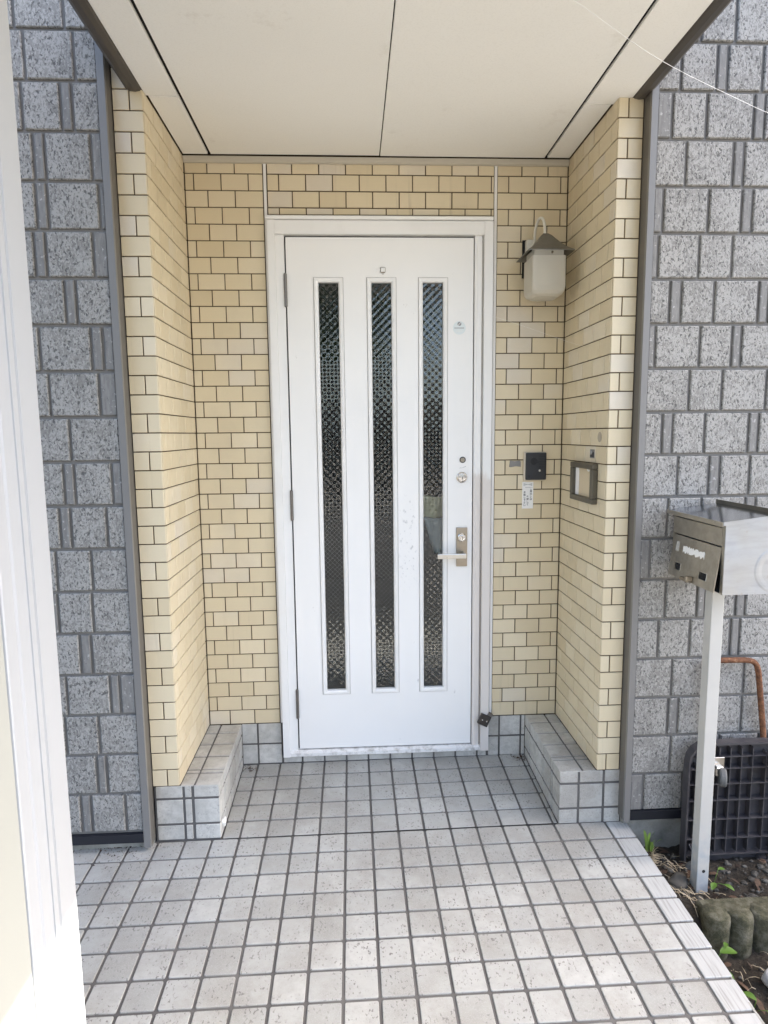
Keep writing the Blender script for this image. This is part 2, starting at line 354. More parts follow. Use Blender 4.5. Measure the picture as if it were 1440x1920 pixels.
# one laid piece (brick, tile, siding block): local u across, v up, n out of the wall; shared between alike sizes
PIECE = {}
def piece(w, h, t, ch, rad, mat):
    key = (round(w, 3), round(h, 3), t, ch, rad, mat)
    if key in PIECE: return PIECE[key]
    w, h = key[0], key[1]
    def ring(ins, z):
        a, b, r = w / 2 - ins, h / 2 - ins, max(rad - ins * .4, 0)
        if rad <= 0: return [(-a, -b, z), (a, -b, z), (a, b, z), (-a, b, z)]
        q = r * .3
        return [(-a + r, -b, z), (a - r, -b, z), (a - q, -b + q, z), (a, -b + r, z), (a, b - r, z), (a - q, b - q, z), (a - r, b, z), (-a + r, b, z), (-a + q, b - q, z), (-a, b - r, z), (-a, -b + r, z), (-a + q, -b + q, z)]
    rings = [ring(0, 0), ring(0, t - ch), ring(ch, t)]; n = len(rings[0]); vs = sum(rings, []); fs = []
    for k in range(2):
        for i in range(n): fs.append((k * n + i, k * n + (i + 1) % n, (k + 1) * n + (i + 1) % n, (k + 1) * n + i))
    fs.append(tuple(range(2 * n, 3 * n)))
    me = me_from(vs, fs, 'piece'); me.materials.append(MAT[mat]); PIECE[key] = me; return me
def lay(name, center, u, v, w, h, t, ch, rad, mat, parent, tilt=0.0, dn=0.0):
    u, v = Vector(u).normalized(), Vector(v).normalized(); n = u.cross(v)
    m = Matrix(((u.x, v.x, n.x, 0), (u.y, v.y, n.y, 0), (u.z, v.z, n.z, 0), (0, 0, 0, 1)))
    if tilt: m = m @ Matrix.Rotation(random.gauss(0, tilt), 4, 'X') @ Matrix.Rotation(random.gauss(0, tilt), 4, 'Y')
    c = Vector(center) + n * (random.uniform(-dn, dn) if dn else 0)
    return link(name, piece(w, h, t, ch, rad, mat), None, parent, Matrix.Translation(c) @ m)

# ------------------------------------------------------------------ measures of the entrance
XL, XR, YB, ZC = -0.810, 0.764, 0.493, 2.619        # alcove sides, back, ceiling
Z0, CP = 0.2155, 0.0650                              # brick courses start, pitch
FXL, FXR = -0.489, 0.447                             # door frame, outside
def floor_z(x, y): return .0052 * x + (.05 * y if y > 0 else .0176 * y)

# ------------------------------------------------------------------ setting: ground, drive, porch floor, soil bed
def sheet(name, x0, x1, y0, y1, z, mat, k='structure'):
    return kind(link(name, me_from([(x0, y0, z), (x1, y0, z), (x1, y1, z), (x0, y1, z)], [(0, 1, 2, 3)]), mat), k)
sheet('ground', -600, 600, -600, 600, -.32, 'gravel')
kind(box('driveway', -9, 0.86, -5.2, -1.36, -.30, -.10, 'asphalt'), 'structure')
kind(box('road', -40, 40, -10.5, -5.25, -.31, -.16, 'asphalt'), 'structure')

bm = bmesh.new()
def bed_pt(x, y): return bm.verts.new((x, y, floor_z(x, y) - .0035))
xs_ = [-1.62, .878]; rows_ = [-1.342, 0.0, .56]
g = {(i, j): bed_pt(x, y) for i, x in enumerate(xs_) for j, y in enumerate(rows_)}
for j in range(2): bm.faces.new((g[0, j], g[1, j], g[1, j + 1], g[0, j + 1]))
r = bmesh.ops.extrude_face_region(bm, geom=bm.faces[:])
for v in [e for e in r['geom'] if isinstance(e, bmesh.types.BMVert)]: v.co.z = -.31
porch = kind(link('porch_floor', bm_me(bm), 'floor_joint'), 'structure')
TG = .0085
def floor_piece(x0, x1, y0, y1, name='tile', mat='floor_tile', rad=.005):
    cx, cy = (x0 + x1) / 2, (y0 + y1) / 2; sl = .05 if cy > 0 else .0176
    return lay(name, (cx, cy, floor_z(cx, cy) - .0045), (1, 0, .0052), (0, 1, sl), x1 - x0 - TG, y1 - y0 - TG, .0055, .0016, rad, mat, porch, .0028, .0006)
far_rows = []
for rI in range(0, 13):
    y1, y0 = -rI * .1, -(rI + 1) * .1
    for c in range(-16, 8):
        if rI < 9 and c >= -13: floor_piece(c * .1, c * .1 + .1, y0, y1)
        else: far_rows.append((c * .1, c * .1 + .1, y0, y1))
    if rI < 10: floor_piece(.8, .888, y0, y1, 'edge_tile', 'edge_tile', .003)
    else: far_rows.append((.8, .884, y0, y1))
xs = [-.668] + [c * .1 for c in range(-6, 7)] + [.622]
for rI in range(5):
    for a, b in zip(xs[:-1], xs[1:]):
        floor_piece(a, b, rI * .0986, (rI + 1) * .0986)
vs_, fs_ = [], []
for (x0, x1, y0, y1) in far_rows:
    b = len(vs_); h = TG / 2
    for (x, y) in ((x0 + h, y0 + h), (x1 - h, y0 + h), (x1 - h, y1 - h), (x0 + h, y1 - h)): vs_.append((x, y, floor_z(x, y) - .0045))
    for (x, y) in ((x0 + h, y0 + h), (x1 - h, y0 + h), (x1 - h, y1 - h), (x0 + h, y1 - h)): vs_.append((x, y, floor_z(x, y) + .001))
    fs_ += [(b + 4, b + 5, b + 6, b + 7)] + [(b + i, b + (i + 1) % 4, b + 4 + (i + 1) % 4, b + 4 + i) for i in range(4)]
kind(link('tile_field', me_from(vs_, fs_), 'floor_tile', porch), 'stuff')
crack, cv = [], []
for k in range(61):
    x = -.655 + 1.27 * k / 60; hw_ = .0022 + .0026 * max(0, noise.noise((x * 7, 0, 3))) + (.0012 if x > -.1 else 0); yo = .0012 * noise.noise((x * 23, 5, 0))
    cv += [(x, yo - hw_, floor_z(x, 0) + .0002), (x, yo + hw_, floor_z(x, 0) + .0002)]
    if k: crack.append((2 * k - 2, 2 * k, 2 * k + 1, 2 * k - 1))
link('open_joint', me_from(cv, crack), 'gap', porch)
# mortar side of the landing toward the bed
box('landing_side', .876, .8815, -1.34, -.03, -.30, -.008, 'concrete', porch)

def soil_z(x, y):
    t = min(max((-.37 - y) / .05, 0), 1); z = -.10 - .105 * t * t * (3 - 2 * t)
    z -= .030 * max(0, 1 - (x - .88) / .06) 
    return z + .016 * noise.noise((x * 9, y * 9, 1)) + .010 * noise.noise((x * 26, y * 26, 4)) + .005 * noise.noise((x * 70, y * 70, 9))
nx, ny = 110, 130; vs_, fs_ = [], []
for j in range(ny + 1):
    for i in range(nx + 1):
        x = .872 + 1.9 * (i / nx) ** 1.3; y = -.01 - 1.9 * (j / ny) ** 1.2; vs_.append((x, y, soil_z(x, y)))
for j in range(ny):
    for i in range(nx):
        a = j * (nx + 1) + i; fs_.append((a, a + nx + 1, a + nx + 2, a + 1))
kind(link('soil_bed', me_from(vs_, fs_, smooth=True), 'soil'), 'structure')

# ------------------------------------------------------------------ the house
house = thing('house', 'house front with beige tiled entrance alcove, grey embossed siding and cream soffit', 'house')
BK = YB + .004
# backing of the alcove
alc = link('alcove_wall', plate_holes([XL - .02, FXL - .002, FXR + .002, XR + .02], [-.1, 2.384, 2.70], {(1, 0)}, BK, BK + .07), 'brick_joint', house)
sideL = box('side_wall', XL - .09, XL - .004, .004, BK - .0005, Z0 - .003, 2.70, 'brick_joint', house)
sideR = box('side_wall', XR + .004, XR + .09, .004, BK - .0005, Z0 - .003, 2.70, 'brick_joint', house)
G = .0045; PX = .1093
def runs(lo, hi, first):
    k = math.floor((lo - first) / PX) - 1; e = [lo]
    while True:
        k += 1; x = first + k * PX
        if x <= lo + .006: continue
        if x >= hi - .006: break
        e.append(x)
    return e + [hi]
def brick(cx_, cz, u, w, parent, off):
    lay('brick', off, u, (0, 0, 1), w - G, CP - G, .004, .0012, 0, 'brick', parent, .0022, .0004)
for j in range(37):
    zc = Z0 + CP * (j + .5); A = j % 2 == 1
    # back wall: left of the door, right of the door, above it
    segs = [(XL + .001, -.4955, -.664 if A else -.609), (.4665, XR - .001, .624 if A else .5695)]
    for lo, hi, f in segs:
        e = runs(lo, hi, f)
        for a, b in zip(e[:-1], e[1:]): brick(0, 0, (1, 0, 0), b - a, alc, ((a + b) / 2, BK, zc))
    if Z0 + CP * j > 2.38 - CP:
        z0_, z1_ = max(Z0 + CP * j, 2.3985), Z0 + CP * (j + 1)
        if z1_ - z0_ > .012:
            e = runs(-.4795, .4545, -.432 if A else -.378)
            for a, b in zip(e[:-1], e[1:]):
                lay('brick', ((a + b) / 2, BK, (z0_ + z1_) / 2), (1, 0, 0), (0, 0, 1), b - a - G, z1_ - z0_ - G, .004, .0012, 0, 'brick', alc, .0018, .0003)
    # side walls
    e = runs(.0045, YB - .0008, .052 if A else .107)
    for a, b in zip(e[:-1], e[1:]): brick(0, 0, (0, 1, 0), b - a, sideL, (XL - .004, (a + b) / 2, zc))
    for a, b in zip(e[:-1], e[1:]): brick(0, 0, (0, -1, 0), b - a, sideR, (XR + .004, (a + b) / 2, zc))
    # the narrow front returns
    el = [-.910, XL] if A else [-.910, -.855, XL]
    for a, b in zip(el[:-1], el[1:]): brick(0, 0, (1, 0, 0), b - a, sideL, ((a + b) / 2, .004, zc))
    er = [XR, .853] if A else [XR, .800, .853]
    for a, b in zip(er[:-1], er[1:]): brick(0, 0, (1, 0, 0), b - a, sideR, ((a + b) / 2, .004, zc))
for s, x0, x1, pr in ((-1, -.910, XL, sideL), (1, XR, .853, sideR)):
    for k in range(2):
        z = Z0 + CP * (37.5 + k)
        brick(0, 0, (1, 0, 0), x1 - x0, pr, ((x0 + x1) / 2, .004, z))
box('return_backing', -.93, XL - .0045, .0042, .10, 2.70, 2.80, 'brick_joint', house); box('return_backing', XR + .0045, .87, .0042, .10, 2.70, 2.80, 'brick_joint', house)
box('head_gap', -.470, .438, YB + .0005, YB + .0035, 2.3880, 2.3978, 'gap', house)
# narrow white sealing strips beside the door bay
for x in (-.4875, .4605):
    box('seal_strip', x - .0055, x + .0055, YB - .0015, BK - .0003, .2165 if x > 0 else .2165, 2.600, 'frame', house)
# moulding under the ceiling
link('ceiling_moulding', prism_me([(BK, 2.594), (YB - .010, 2.594), (YB - .016, 2.600), (YB - .018, 2.6155), (BK, 2.6155)], 'X', XL + .002, XR - .002), 'moulding', house)

# plinths: tiled steps along both sides
ZP = Z0 - .0005; T = .0035
rowsZ = [(.002, .058), (.0665, .160), (.1685, ZP)]
colsY = [(.001, .083), (.0905, .108), (.1155, .208), (.216, .308), (.316, .408), (.416, YB - .003)]
for s in (-1, 1):
    xi, xw, xo = (-.668, XL, -.906) if s < 0 else (.622, XR, .862)
    pl = box('plinth', min(xi + s * T, xo), max(xi + s * T, xo), T, YB - .0012, -.06, ZP - T, 'floor_joint', house)
    fr = [(-.900, -.803), (-.7945, -.770), (-.7605, -.668)] if s < 0 else [(.622, .692), (.7005, .789), (.798, .860)]
    for a, b in fr:
        for c0, c1 in rowsZ:
            lay('tile', ((a + b) / 2, T, (c0 + c1) / 2), (1, 0, 0), (0, 0, 1), b - a - .001, c1 - c0 - .001, T, .001, .002, 'plinth_tile', pl, .003, .0003)
    tops = [(XL + .001, -.762), (-.7545, -.6685)] if s < 0 else [(.6225, .7075), (.715, XR - .001)]
    for c0, c1 in colsY:
        for a, b in tops:
            lay('tile', ((a + b) / 2, (c0 + c1) / 2, ZP - T), (1, 0, 0), (0, 1, 0), b - a, c1 - c0, T, .001, .002, 'plinth_tile', pl, .003, .0003)
        for z0_, z1_ in rowsZ:
            lay('tile', (xi + s * T, (c0 + c1) / 2, (z0_ + z1_) / 2), (0, 1, 0) if s < 0 else (0, -1, 0), (0, 0, 1), c1 - c0, z1_ - z0_ - .001, T, .001, .002, 'plinth_tile', pl, .003, .0003)
# tiled skirting at the foot of the back wall and the riser under the door
skl = link('skirting', plate_holes([-.6675, FXL - .001, FXR + .001, .6215], [-.03, .0575, .2140], {(1, 1)}, YB + .0016, BK - .0004), 'floor_joint', house)
for lo, hi in ((-.6665, -.602), (-.5935, -.4935), (.4525, .4985), (.507, .598), (.6065, .6205)):
    for a, b in ((.026, .114), (.1225, .2135)):
        lay('tile', ((lo + hi) / 2, YB + .0016, (a + b) / 2), (1, 0, 0), (0, 0, 1), hi - lo, b - a, .0035, .001, .002, 'plinth_tile', skl, .003, .0003)
for c in range(-5, 5):
    a, b = max(c * .1, -.4875) + .004, min(c * .1 + .1, .4455) - .004
    lay('tile', ((a + b) / 2, YB + .0016, .041), (1, 0, 0), (0, 0, 1), b - a, .030, .0035, .001, .002, 'plinth_tile', skl, .003, .0003)

# grey embossed siding on both sides of the alcove
SL = {0: [-1.152, -1.115, -.994], 1: [-1.086, -1.051], 2: [-1.069], 3: [-1.171, -1.021, -.987], 4: [-1.114, -1.075], 5: [-1.062], 6: [-1.174, -1.055], 7: [-1.115, -.994], 8: [-1.092, -.968], 9: [-1.097], 10: [-1.153, -.991], 11: [-1.174, -1.007, -.969], 12: [-1.081, -1.045], 13: [-1.167, -1.131, -.981], 14: [-1.115, -.952], 15: [-1.112, -.968], 16: [-1.173, -1.053, -1.017], 17: [-1.155, -1.003], 18: [-1.027], 19: [-1.09]}
SR = {0: [.926, 1.079, 1.121], 1: [1.024, 1.175], 2: [1.007, 1.046, 1.167, 1.29], 3: [1.016, 1.134, 1.291], 4: [.957, 1.076, 1.229, 1.264], 5: [.978, 1.096, 1.128, 1.242], 6: [.914, 1.045, 1.174], 7: [.972, 1.094, 1.256, 1.294], 8: [1.001, 1.115, 1.155, 1.264], 9: [.938, .976, 1.092, 1.251, 1.288], 10: [1.028, 1.147, 1.307], 11: [.9, 1.059, 1.173, 1.207], 12: [.945, .985, 1.102, 1.259], 13: [.898, 1.041, 1.157, 1.31], 14: [.909, 1.066, 1.181, 1.219], 15: [.981, 1.143, 1.18], 16: [.927, 1.044, 1.205, 1.243], 17: [.95, 1.071, 1.107, 1.228], 18: [.977, 1.012, 1.128], 19: [.96, 1.11]}
sdL = box('siding_wall', -5.0, -.936, -.041, .12, .068, 3.2, 'block_joint', house)
sdR = box('siding_wall', .878, 6.5, -.041, .12, .078, 3.2, 'block_joint', house)
GB = .0105; SP = .1496
for k in range(20):
    z0_ = .0735 + SP * k; z1_ = z0_ + SP
    for s, J, pr in ((-1, SL, sdL), (1, SR, sdR)):
        edge0 = -.9345 if s < 0 else .8765
        js = sorted(J[k], key=lambda v: abs(v)); cur = [edge0] + js
        while abs(cur[-1]) < 1.72:
            last = abs(cur[-1] - cur[-2]); nxt = .036 if (last > .1 and random.random() < .42) else random.choice([.117, .125, .152, .16])
            cur.append(cur[-1] + s * nxt)
        for i, (a, b) in enumerate(zip(cur[:-1], cur[1:])):
            lo, hi = min(a, b), max(a, b)
            if i == 0: lo, hi = (lo + GB / 2, hi - .001) if s < 0 else (lo + .001, hi - GB / 2)
            else: lo, hi = lo + GB / 2, hi - GB / 2
            if hi - lo < .008: continue
            wd = round((hi - lo) / .002) * .002
            lay('siding_block', ((lo + hi) / 2, -.041, (z0_ + z1_) / 2), (1, 0, 0), (0, 0, 1), wd, SP - GB, .009, .0030, 0, 'block' if wd > .05 else 'block_plain', pr, .0015, .0008)
# upper storey, roof and unseen sides of the house
box('upper_wall', -5.0, 6.5, -.03, .12, 3.201, 5.45, 'block', house)
box('upper_infill', -.9355, .8775, -.028, .003, 2.86, 3.2, 'block_joint', house)
box('gable_wall', -5.0, -4.88, .1205, 7.0, -.3, 5.45, 'block', house); box('gable_wall', 6.38, 6.5, .1205, 7.0, -.3, 5.45, 'block', house); box('rear_wall', -5.0, 6.5, 7.0, 7.12, -.3, 5.45, 'block', house)
link('roof', prism_me([(-.33, 5.42), (-.33, 5.58), (3.5, 7.0), (7.4, 5.58), (7.4, 5.42), (3.5, 6.8)], 'X', -5.3, 6.8), 'roof', house)
# corner trims, flashing, foundation
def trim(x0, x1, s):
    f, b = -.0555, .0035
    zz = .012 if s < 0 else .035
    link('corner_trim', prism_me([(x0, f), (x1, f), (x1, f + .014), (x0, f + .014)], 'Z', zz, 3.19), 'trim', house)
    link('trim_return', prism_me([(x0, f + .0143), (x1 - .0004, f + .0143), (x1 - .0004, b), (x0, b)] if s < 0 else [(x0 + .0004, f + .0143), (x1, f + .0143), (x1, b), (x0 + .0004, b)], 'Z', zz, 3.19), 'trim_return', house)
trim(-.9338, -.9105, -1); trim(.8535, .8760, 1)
for x0, x1, z0_, z1_ in ((-1.9, -.9345, .034, .0665), (.8766, 2.6, .042, .0765)):
    box('base_flashing', x0, x1, -.057, -.0412, z0_, z1_, 'flashing', house)
box('foundation', -5.0, -.915, -.024, .12, -.3, .0675, 'concrete', house); box('foundation', .8635, 6.5, -.016, .12, -.3, .0775, 'concrete', house)

# canopy: soffit boards with open joints, brown rails along both edges
cnp = link('canopy', plate_holes([-.856, .860], [0, 1], set(), 0, 1), 'void', house)
cnp.data = bm_me(box_bm(-.853, .857, -1.70, .0005, 2.629, 2.845)); cnp.data.materials.append(MAT['void'])  # unseen front of the overhang lengthened to darken the alcove
link('canopy_core', bm_me(box_bm(XL + .001, XR - .001, .001, YB + .002, 2.6292, 2.70)), 'void', house)
box('canopy_top', -.858, .862, -1.71, -.0405, 2.8455, 2.86, 'rail', house)
jl, jr, jm = -.7015, .6615, -.0205
def board(x0, x1, y0, y1):
    lay('soffit_board', ((x0 + x1) / 2, (y0 + y1) / 2, 2.6288), (-1, 0, 0), (0, 1, 0), x1 - x0, y1 - y0, .0095, .0015, 0, 'soffit', cnp, .0006, .0002)
board(jl + .006, jm - .0018, -1.695, YB - .0225); board(jm + .0018, jr - .006, -1.695, YB - .0225)
board(XL + .005, jl - .006, .043, YB - .0225); board(-.813, jl - .006, -1.695, .038)
board(jr + .006, XR - .005, .053, YB - .0225); board(jr + .006, .8125, -1.695, .048)
for s in (-1, 1):
    a, b = (-.8135, -.872) if s < 0 else (.8130, .8715)
    m = lambda t: a + (b - a) * t
    poly = [(m(0), 2.6215), (m(.08), 2.6150), (m(.35), 2.612), (m(.66), 2.614), (m(.88), 2.623), (m(1), 2.642), (m(1), 2.87), (m(0), 2.87)]
    link('canopy_rail', prism_me(poly, 'Y', -1.712, .0005), 'rail', house)
box('canopy_fascia', -.872, .8715, -1.75, -1.7125, 2.612, 2.875, 'rail', house, .004)
# small screw marks on the soffit
for x, y in ((.602, .395), (.622, .392), (.632, .389), (.571, .29)):
    link('screw_mark', lathe_me((x, y, 2.6186), 'Z', [(.0035, 0), (.0035, .0012)], 8), 'rail', house)

# hallway behind the door
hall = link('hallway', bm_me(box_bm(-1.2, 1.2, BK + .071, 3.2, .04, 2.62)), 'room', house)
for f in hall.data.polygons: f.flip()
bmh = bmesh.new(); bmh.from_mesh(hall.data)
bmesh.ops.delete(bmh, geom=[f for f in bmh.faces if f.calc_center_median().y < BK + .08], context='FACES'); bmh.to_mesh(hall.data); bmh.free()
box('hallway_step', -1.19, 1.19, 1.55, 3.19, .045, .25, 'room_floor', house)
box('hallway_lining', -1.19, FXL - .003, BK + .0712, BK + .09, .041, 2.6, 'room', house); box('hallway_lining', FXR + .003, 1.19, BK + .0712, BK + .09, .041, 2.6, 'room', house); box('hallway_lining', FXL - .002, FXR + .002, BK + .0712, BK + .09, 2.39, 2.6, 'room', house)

# door frame
LX0, LX1, LZ0, LZ1 = -.4112, .3695, .0895, 2.3105      # leaf
df = link('door_frame', prism_me([(-.4825, YB - .024), (-.4525, YB - .024), (-.4525, YB - .006), (-.4175, YB - .006), (-.4175, YB + .05), (-.4825, YB + .05)], 'Z', .0605, 2.3715), 'frame', house)
link('jamb', prism_me([(.4480, YB - .024), (.4480, YB + .05), (.3735, YB + .05), (.3735, YB - .009), (.3860, YB - .012), (.4035, YB - .009), (.4060, YB + .006), (.4115, YB + .006), (.4115, YB - .024)], 'Z', .0605, 2.3715), 'jamb', df)
link('head', prism_me([(YB - .0235, 2.3178), (YB - .0235, 2.3705), (YB + .049, 2.3705), (YB + .049, 2.3178)], 'X', -.4520, .4110), 'frame', df)
link('drip_cap', prism_me([(YB - .034, 2.3725), (YB - .036, 2.3835), (YB - .030, 2.3875), (YB + .02, 2.3875), (YB + .02, 2.3725)], 'X', -.4855, .4450), 'frame', df)
link('sill', prism_me([(YB - .020, .0610), (YB - .020, .0760), (YB - .006, .0835), (YB + .049, .0850), (YB + .049, .0610)], 'X', -.4520, .4110), 'sill', df)
for a, b, c, e in ((-.4173, -.4110, .0865, 2.3165), (.3698, .3726, .0865, 2.3165)):
    box('weather_strip', a, b, YB + .012, YB + .04, c, e, 'gap', df)
box('weather_strip', -.4165, .3725, YB + .012, YB + .04, 2.3125, 2.3172, 'gap', df); box('weather_strip', -.4165, .3725, YB + .012, YB + .04, .0856, .0892, 'gap', df)

# door leaf with three tall glazed slots
PN = [(-.2995, -.1785), (-.0790, .0425), (.1370, .2600)]; PZ0, PZ1 = .3440, 2.1500
inset = .0195
xs = [LX0]
for a, b in PN: xs += [a + .004, b - .004]
xs += [LX1]
door = link('door', plate_holes(xs, [LZ0, PZ0 + .004, PZ1 - .004, LZ1], {(1, 1), (3, 1), (5, 1)}, YB - .002, YB + .036), 'door', house)
for a, b in PN:
    rings = []
    for ins, y in ((0, YB - .002), (.0005, YB - .0065), (.003, YB - .0085), (.012, YB - .0075), (.0175, YB - .004), (inset - .001, YB - .001), (inset, YB + .012)):
        rings.append([(a + ins, y, PZ0 + ins), (b - ins, y, PZ0 + ins), (b - ins, y, PZ1 - ins), (a + ins, y, PZ1 - ins)])
    e_ = .0016; yo = YB - .0025
    link('pane_shadow_line', me_from([(a - e_, yo, PZ0 - e_), (b + e_, yo, PZ0 - e_), (b + e_, yo, PZ1 + e_), (a - e_, yo, PZ1 + e_), (a + .001, yo, PZ0 + .001), (b - .001, yo, PZ0 + .001), (b - .001, yo, PZ1 - .001), (a + .001, yo, PZ1 - .001)], [(k, (k + 1) % 4, 4 + (k + 1) % 4, 4 + k) for k in range(4)]), 'dark_outline', door)  # flat grey ring painted as a shadow gap round the pane frame
    vs_ = sum(rings, []); fs_ = []
    for k in range(len(rings) - 1):
        for i in range(4): fs_.append((k * 4 + i, k * 4 + (i + 1) % 4, k * 4 + 4 + (i + 1) % 4, k * 4 + 4 + i))
    link('pane_frame', me_from(vs_, fs_), 'frame', door)
    ga, gb, g0, g1 = a + inset - .003, b - inset + .003, PZ0 + inset - .003, PZ1 - inset + .003
    box('glass_pane', ga, gb, YB + .0085, YB + .0135, g0, g1, 'glass', door)
    # wire lattice just behind the pane, one part
    vs_, fs_ = [], []; st = .0205 * 1.0; t = .00035
    for sgn in (1, -1):
        k0 = int((g0 - gb) / st) - 2 if sgn > 0 else int((g0 + ga) / st) - 2
        for k in range(k0, k0 + int((g1 - g0 + .3) / st) + 8):
            c0 = k * st; pts = []
            for x in (ga, gb): pts.append((x, c0 + sgn * x))
            (xa, za), (xb, zb) = pts
            if max(za, zb) > g1 or min(za, zb) < g0: continue
            q = len(vs_); y = YB + .0142
            vs_ += [(xa, y, za - t), (xb, y, zb - t), (xb, y, zb + t), (xa, y, za + t)]; fs_.append((q, q + 1, q + 2, q + 3))
    kind(link('wire_lattice', me_from(vs_, fs_), 'wire', door), 'stuff')
for z0_, z1_ in ((2.030, 2.166), (1.135, 1.268), (.236, .374)):
    hg = link('hinge', lathe_me((-.4152, YB - .009, 0), 'Z', [(.004, z0_), (.0066, z0_ + .003), (.0066, (z0_ + z1_) / 2 - .0008), (.0056, (z0_ + z1_) / 2), (.0066, (z0_ + z1_) / 2 + .0008), (.0066, z1_ - .003), (.004, z1_)], 12), 'hinge', door)
box('handle_plate', .3000, .3485, YB - .0105, YB - .0022, .919, 1.0935, 'bronze_steel', door, .0025, 2)
link('handle_rose', lathe_me((.3245, 0, .974), 'Y', [(.014, YB - .0107), (.0125, YB - .020), (.0105, YB - .048), (.0105, YB - .058)], 20), 'bronze_steel', door)
box('lever', .2100, .3350, YB - .0640, YB - .0485, .9640, .9855, 'steel', door, .003, 2)
for cx_, cz_, r_, y_ in ((.3235, 1.0495, .0185, YB - .0108), (.3235, 1.3130, .0235, YB - .0023)):
    link('lock_cylinder', lathe_me((cx_, 0, cz_), 'Y', [(r_, y_), (r_, y_ - .006), (r_ - .003, y_ - .0085), (r_ - .0075, y_ - .0085), (r_ - .008, y_ - .013), (.002, y_ - .0135)], 24), 'chrome', door)
    box('keyhole', cx_ + .0005, cx_ + .0035, y_ - .0142, y_ - .0128, cz_ - .009, cz_ + .003, 'black_matt', door)
link('spare_lock_plug', lathe_me((.3270, 0, 1.3890), 'Y', [(.0135, YB - .0022), (.0135, YB - .0050), (.0105, YB - .0058)], 20), 'black', door)
link('spare_lock_face', lathe_me((.3270, 0, 1.3890), 'Y', [(.0100, YB - .0059), (.0090, YB - .0072)], 20), 'bronze_steel', door)
box('door_viewer', -.0220, -.0005, YB - .0080, YB - .0022, 2.1690, 2.1920, 'bronze_steel', door, .004, 2); box('viewer_cover', -.0195, -.0030, YB - .0100, YB - .0081, 2.1720, 2.1895, 'frame', door, .0008)
box('viewer_tab', -.0120, -.0095, YB - .0060, YB - .0022, 2.1625, 2.1685, 'bronze_steel', door)
st = link('round_sticker', lathe_me((.3105, 0, 1.9460), 'Y', [(.0275, YB - .00215), (.0275, YB - .0026)], 28), 'ink_teal', door)
link('sticker_emblem', lathe_me((.3105, 0, 1.9625), 'Y', [(.0085, YB - .0027), (.0085, YB - .0030)], 20), 'ink_grey', door)
link('sticker_emblem_bar', prism_me([(.3045, 1.9570), (.3060, 1.9555), (.3165, 1.9680), (.3150, 1.9695)], 'Y', YB - .0034, YB - .00305), 'paper', door)
for k in range(9): box('sticker_print', .2900 + k * .0046, .2933 + k * .0046, YB - .0031, YB - .0027, 1.9435, 1.9475, 'ink_grey', door)
box('sticker_print', .2980, .3230, YB - .0031, YB - .0027, 1.9320, 1.9340, 'paper', door)
# scratches under the upper lock
for x0, z0_, x1, z1_ in ((.3120, 1.3525, .3210, 1.3545), (.3190, 1.3520, .3420, 1.3590), (.3270, 1.3550, .3420, 1.3600)):
    d_ = .0012; link('scratch', prism_me([(x0, z0_), (x1, z1_), (x1, z1_ + d_), (x0, z0_ + d_ * .6)], 'Y', YB - .0026, YB - .0021), 'ink_grey', door)

# ------------------------------------------------------------------ pale bag hanging inside, seen through the right pane
bag = thing('bag', 'pale yellow and bluish bag hanging inside, behind the glass slot nearest the handle', 'bag', (.22, .60, .95))
bm = bmesh.new()
def bag_part(name, x0, x1, z0_, z1_, taper, mat):
    vs_, fs_ = [], []; n = 8
    for j in range(n + 1):
        t = j / n; z = z1_ + (z0_ - z1_) * t
        for i in range(n + 1):
            s = i / n; x = x0 + (x1 - x0) * s + taper * t * (1 - s)
            vs_.append((x, .592 + .012 * math.sin(s * 7 + t * 3) + .006 * noise.noise((s * 4, t * 5, 2)), z + .004 * math.sin(s * 9)))
    for j in range(n):
        for i in range(n): a = j * (n + 1) + i; fs_.append((a, a + 1, a + n + 2, a + n + 1))
    me = me_from(vs_, fs_, smooth=True); o = link(name, me, mat, bag); md = o.modifiers.new('thick', 'SOLIDIFY'); md.thickness = .004; return o
bag_part('header', .160, .285, 1.127, 1.222, 0, 'bag_yellow'); bag_part('sack', .168, .285, .955, 1.1255, .05, 'bag_blue'); bm.free()

# ------------------------------------------------------------------ wall lamp
lamp = thing('wall_lamp', 'ivory lantern wall lamp with frosted square glass and grey pyramid cap', 'lamp', (.635, YB, 2.16))
box('back_plate', .5850, .6650, YB - .034, YB - .0003, 2.158, 2.297, 'lamp_white', lamp, .006, 2)
box('dark_outline', .5745, .6700, YB - .0056, YB - .0012, 2.148, 2.301, 'black_matt', lamp)  # gasket sheet behind the back plate
arm = smooth_path([(.617, YB - .025, 2.235), (.617, YB - .034, 2.296), (.6185, YB - .044, 2.338), (.623, YB - .068, 2.364), (.630, YB - .096, 2.358), (.6340, YB - .114, 2.326), (.6345, YB - .122, 2.272)], 7)
link('arm', tube_me(arm, .0056, 12), 'lamp_white', lamp)
lx, ly = .634, YB - .124; GX = .0670
def sq_ring(h, z, r=.0): return [(lx - h, ly - h, z), (lx + h, ly - h, z), (lx + h, ly + h, z), (lx - h, ly + h, z)]
prof = [(.010, 2.290), (.020, 2.281), (.046, 2.248), (.066, 2.226), (.0915, 2.2075), (.0915, 2.2045), (.066, 2.2225), (.046, 2.244), (.019, 2.277), (.010, 2.285)]
vs_ = sum([sq_ring(h, z) for h, z in prof], []); fs_ = []
for k in range(len(prof) - 1):
    for i in range(4): fs_.append((k * 4 + i, k * 4 + (i + 1) % 4, k * 4 + 4 + (i + 1) % 4, k * 4 + 4 + i))
fs_.append((3, 2, 1, 0)[::-1]); link('cap', me_from(vs_, fs_), 'lamp_roof', lamp)
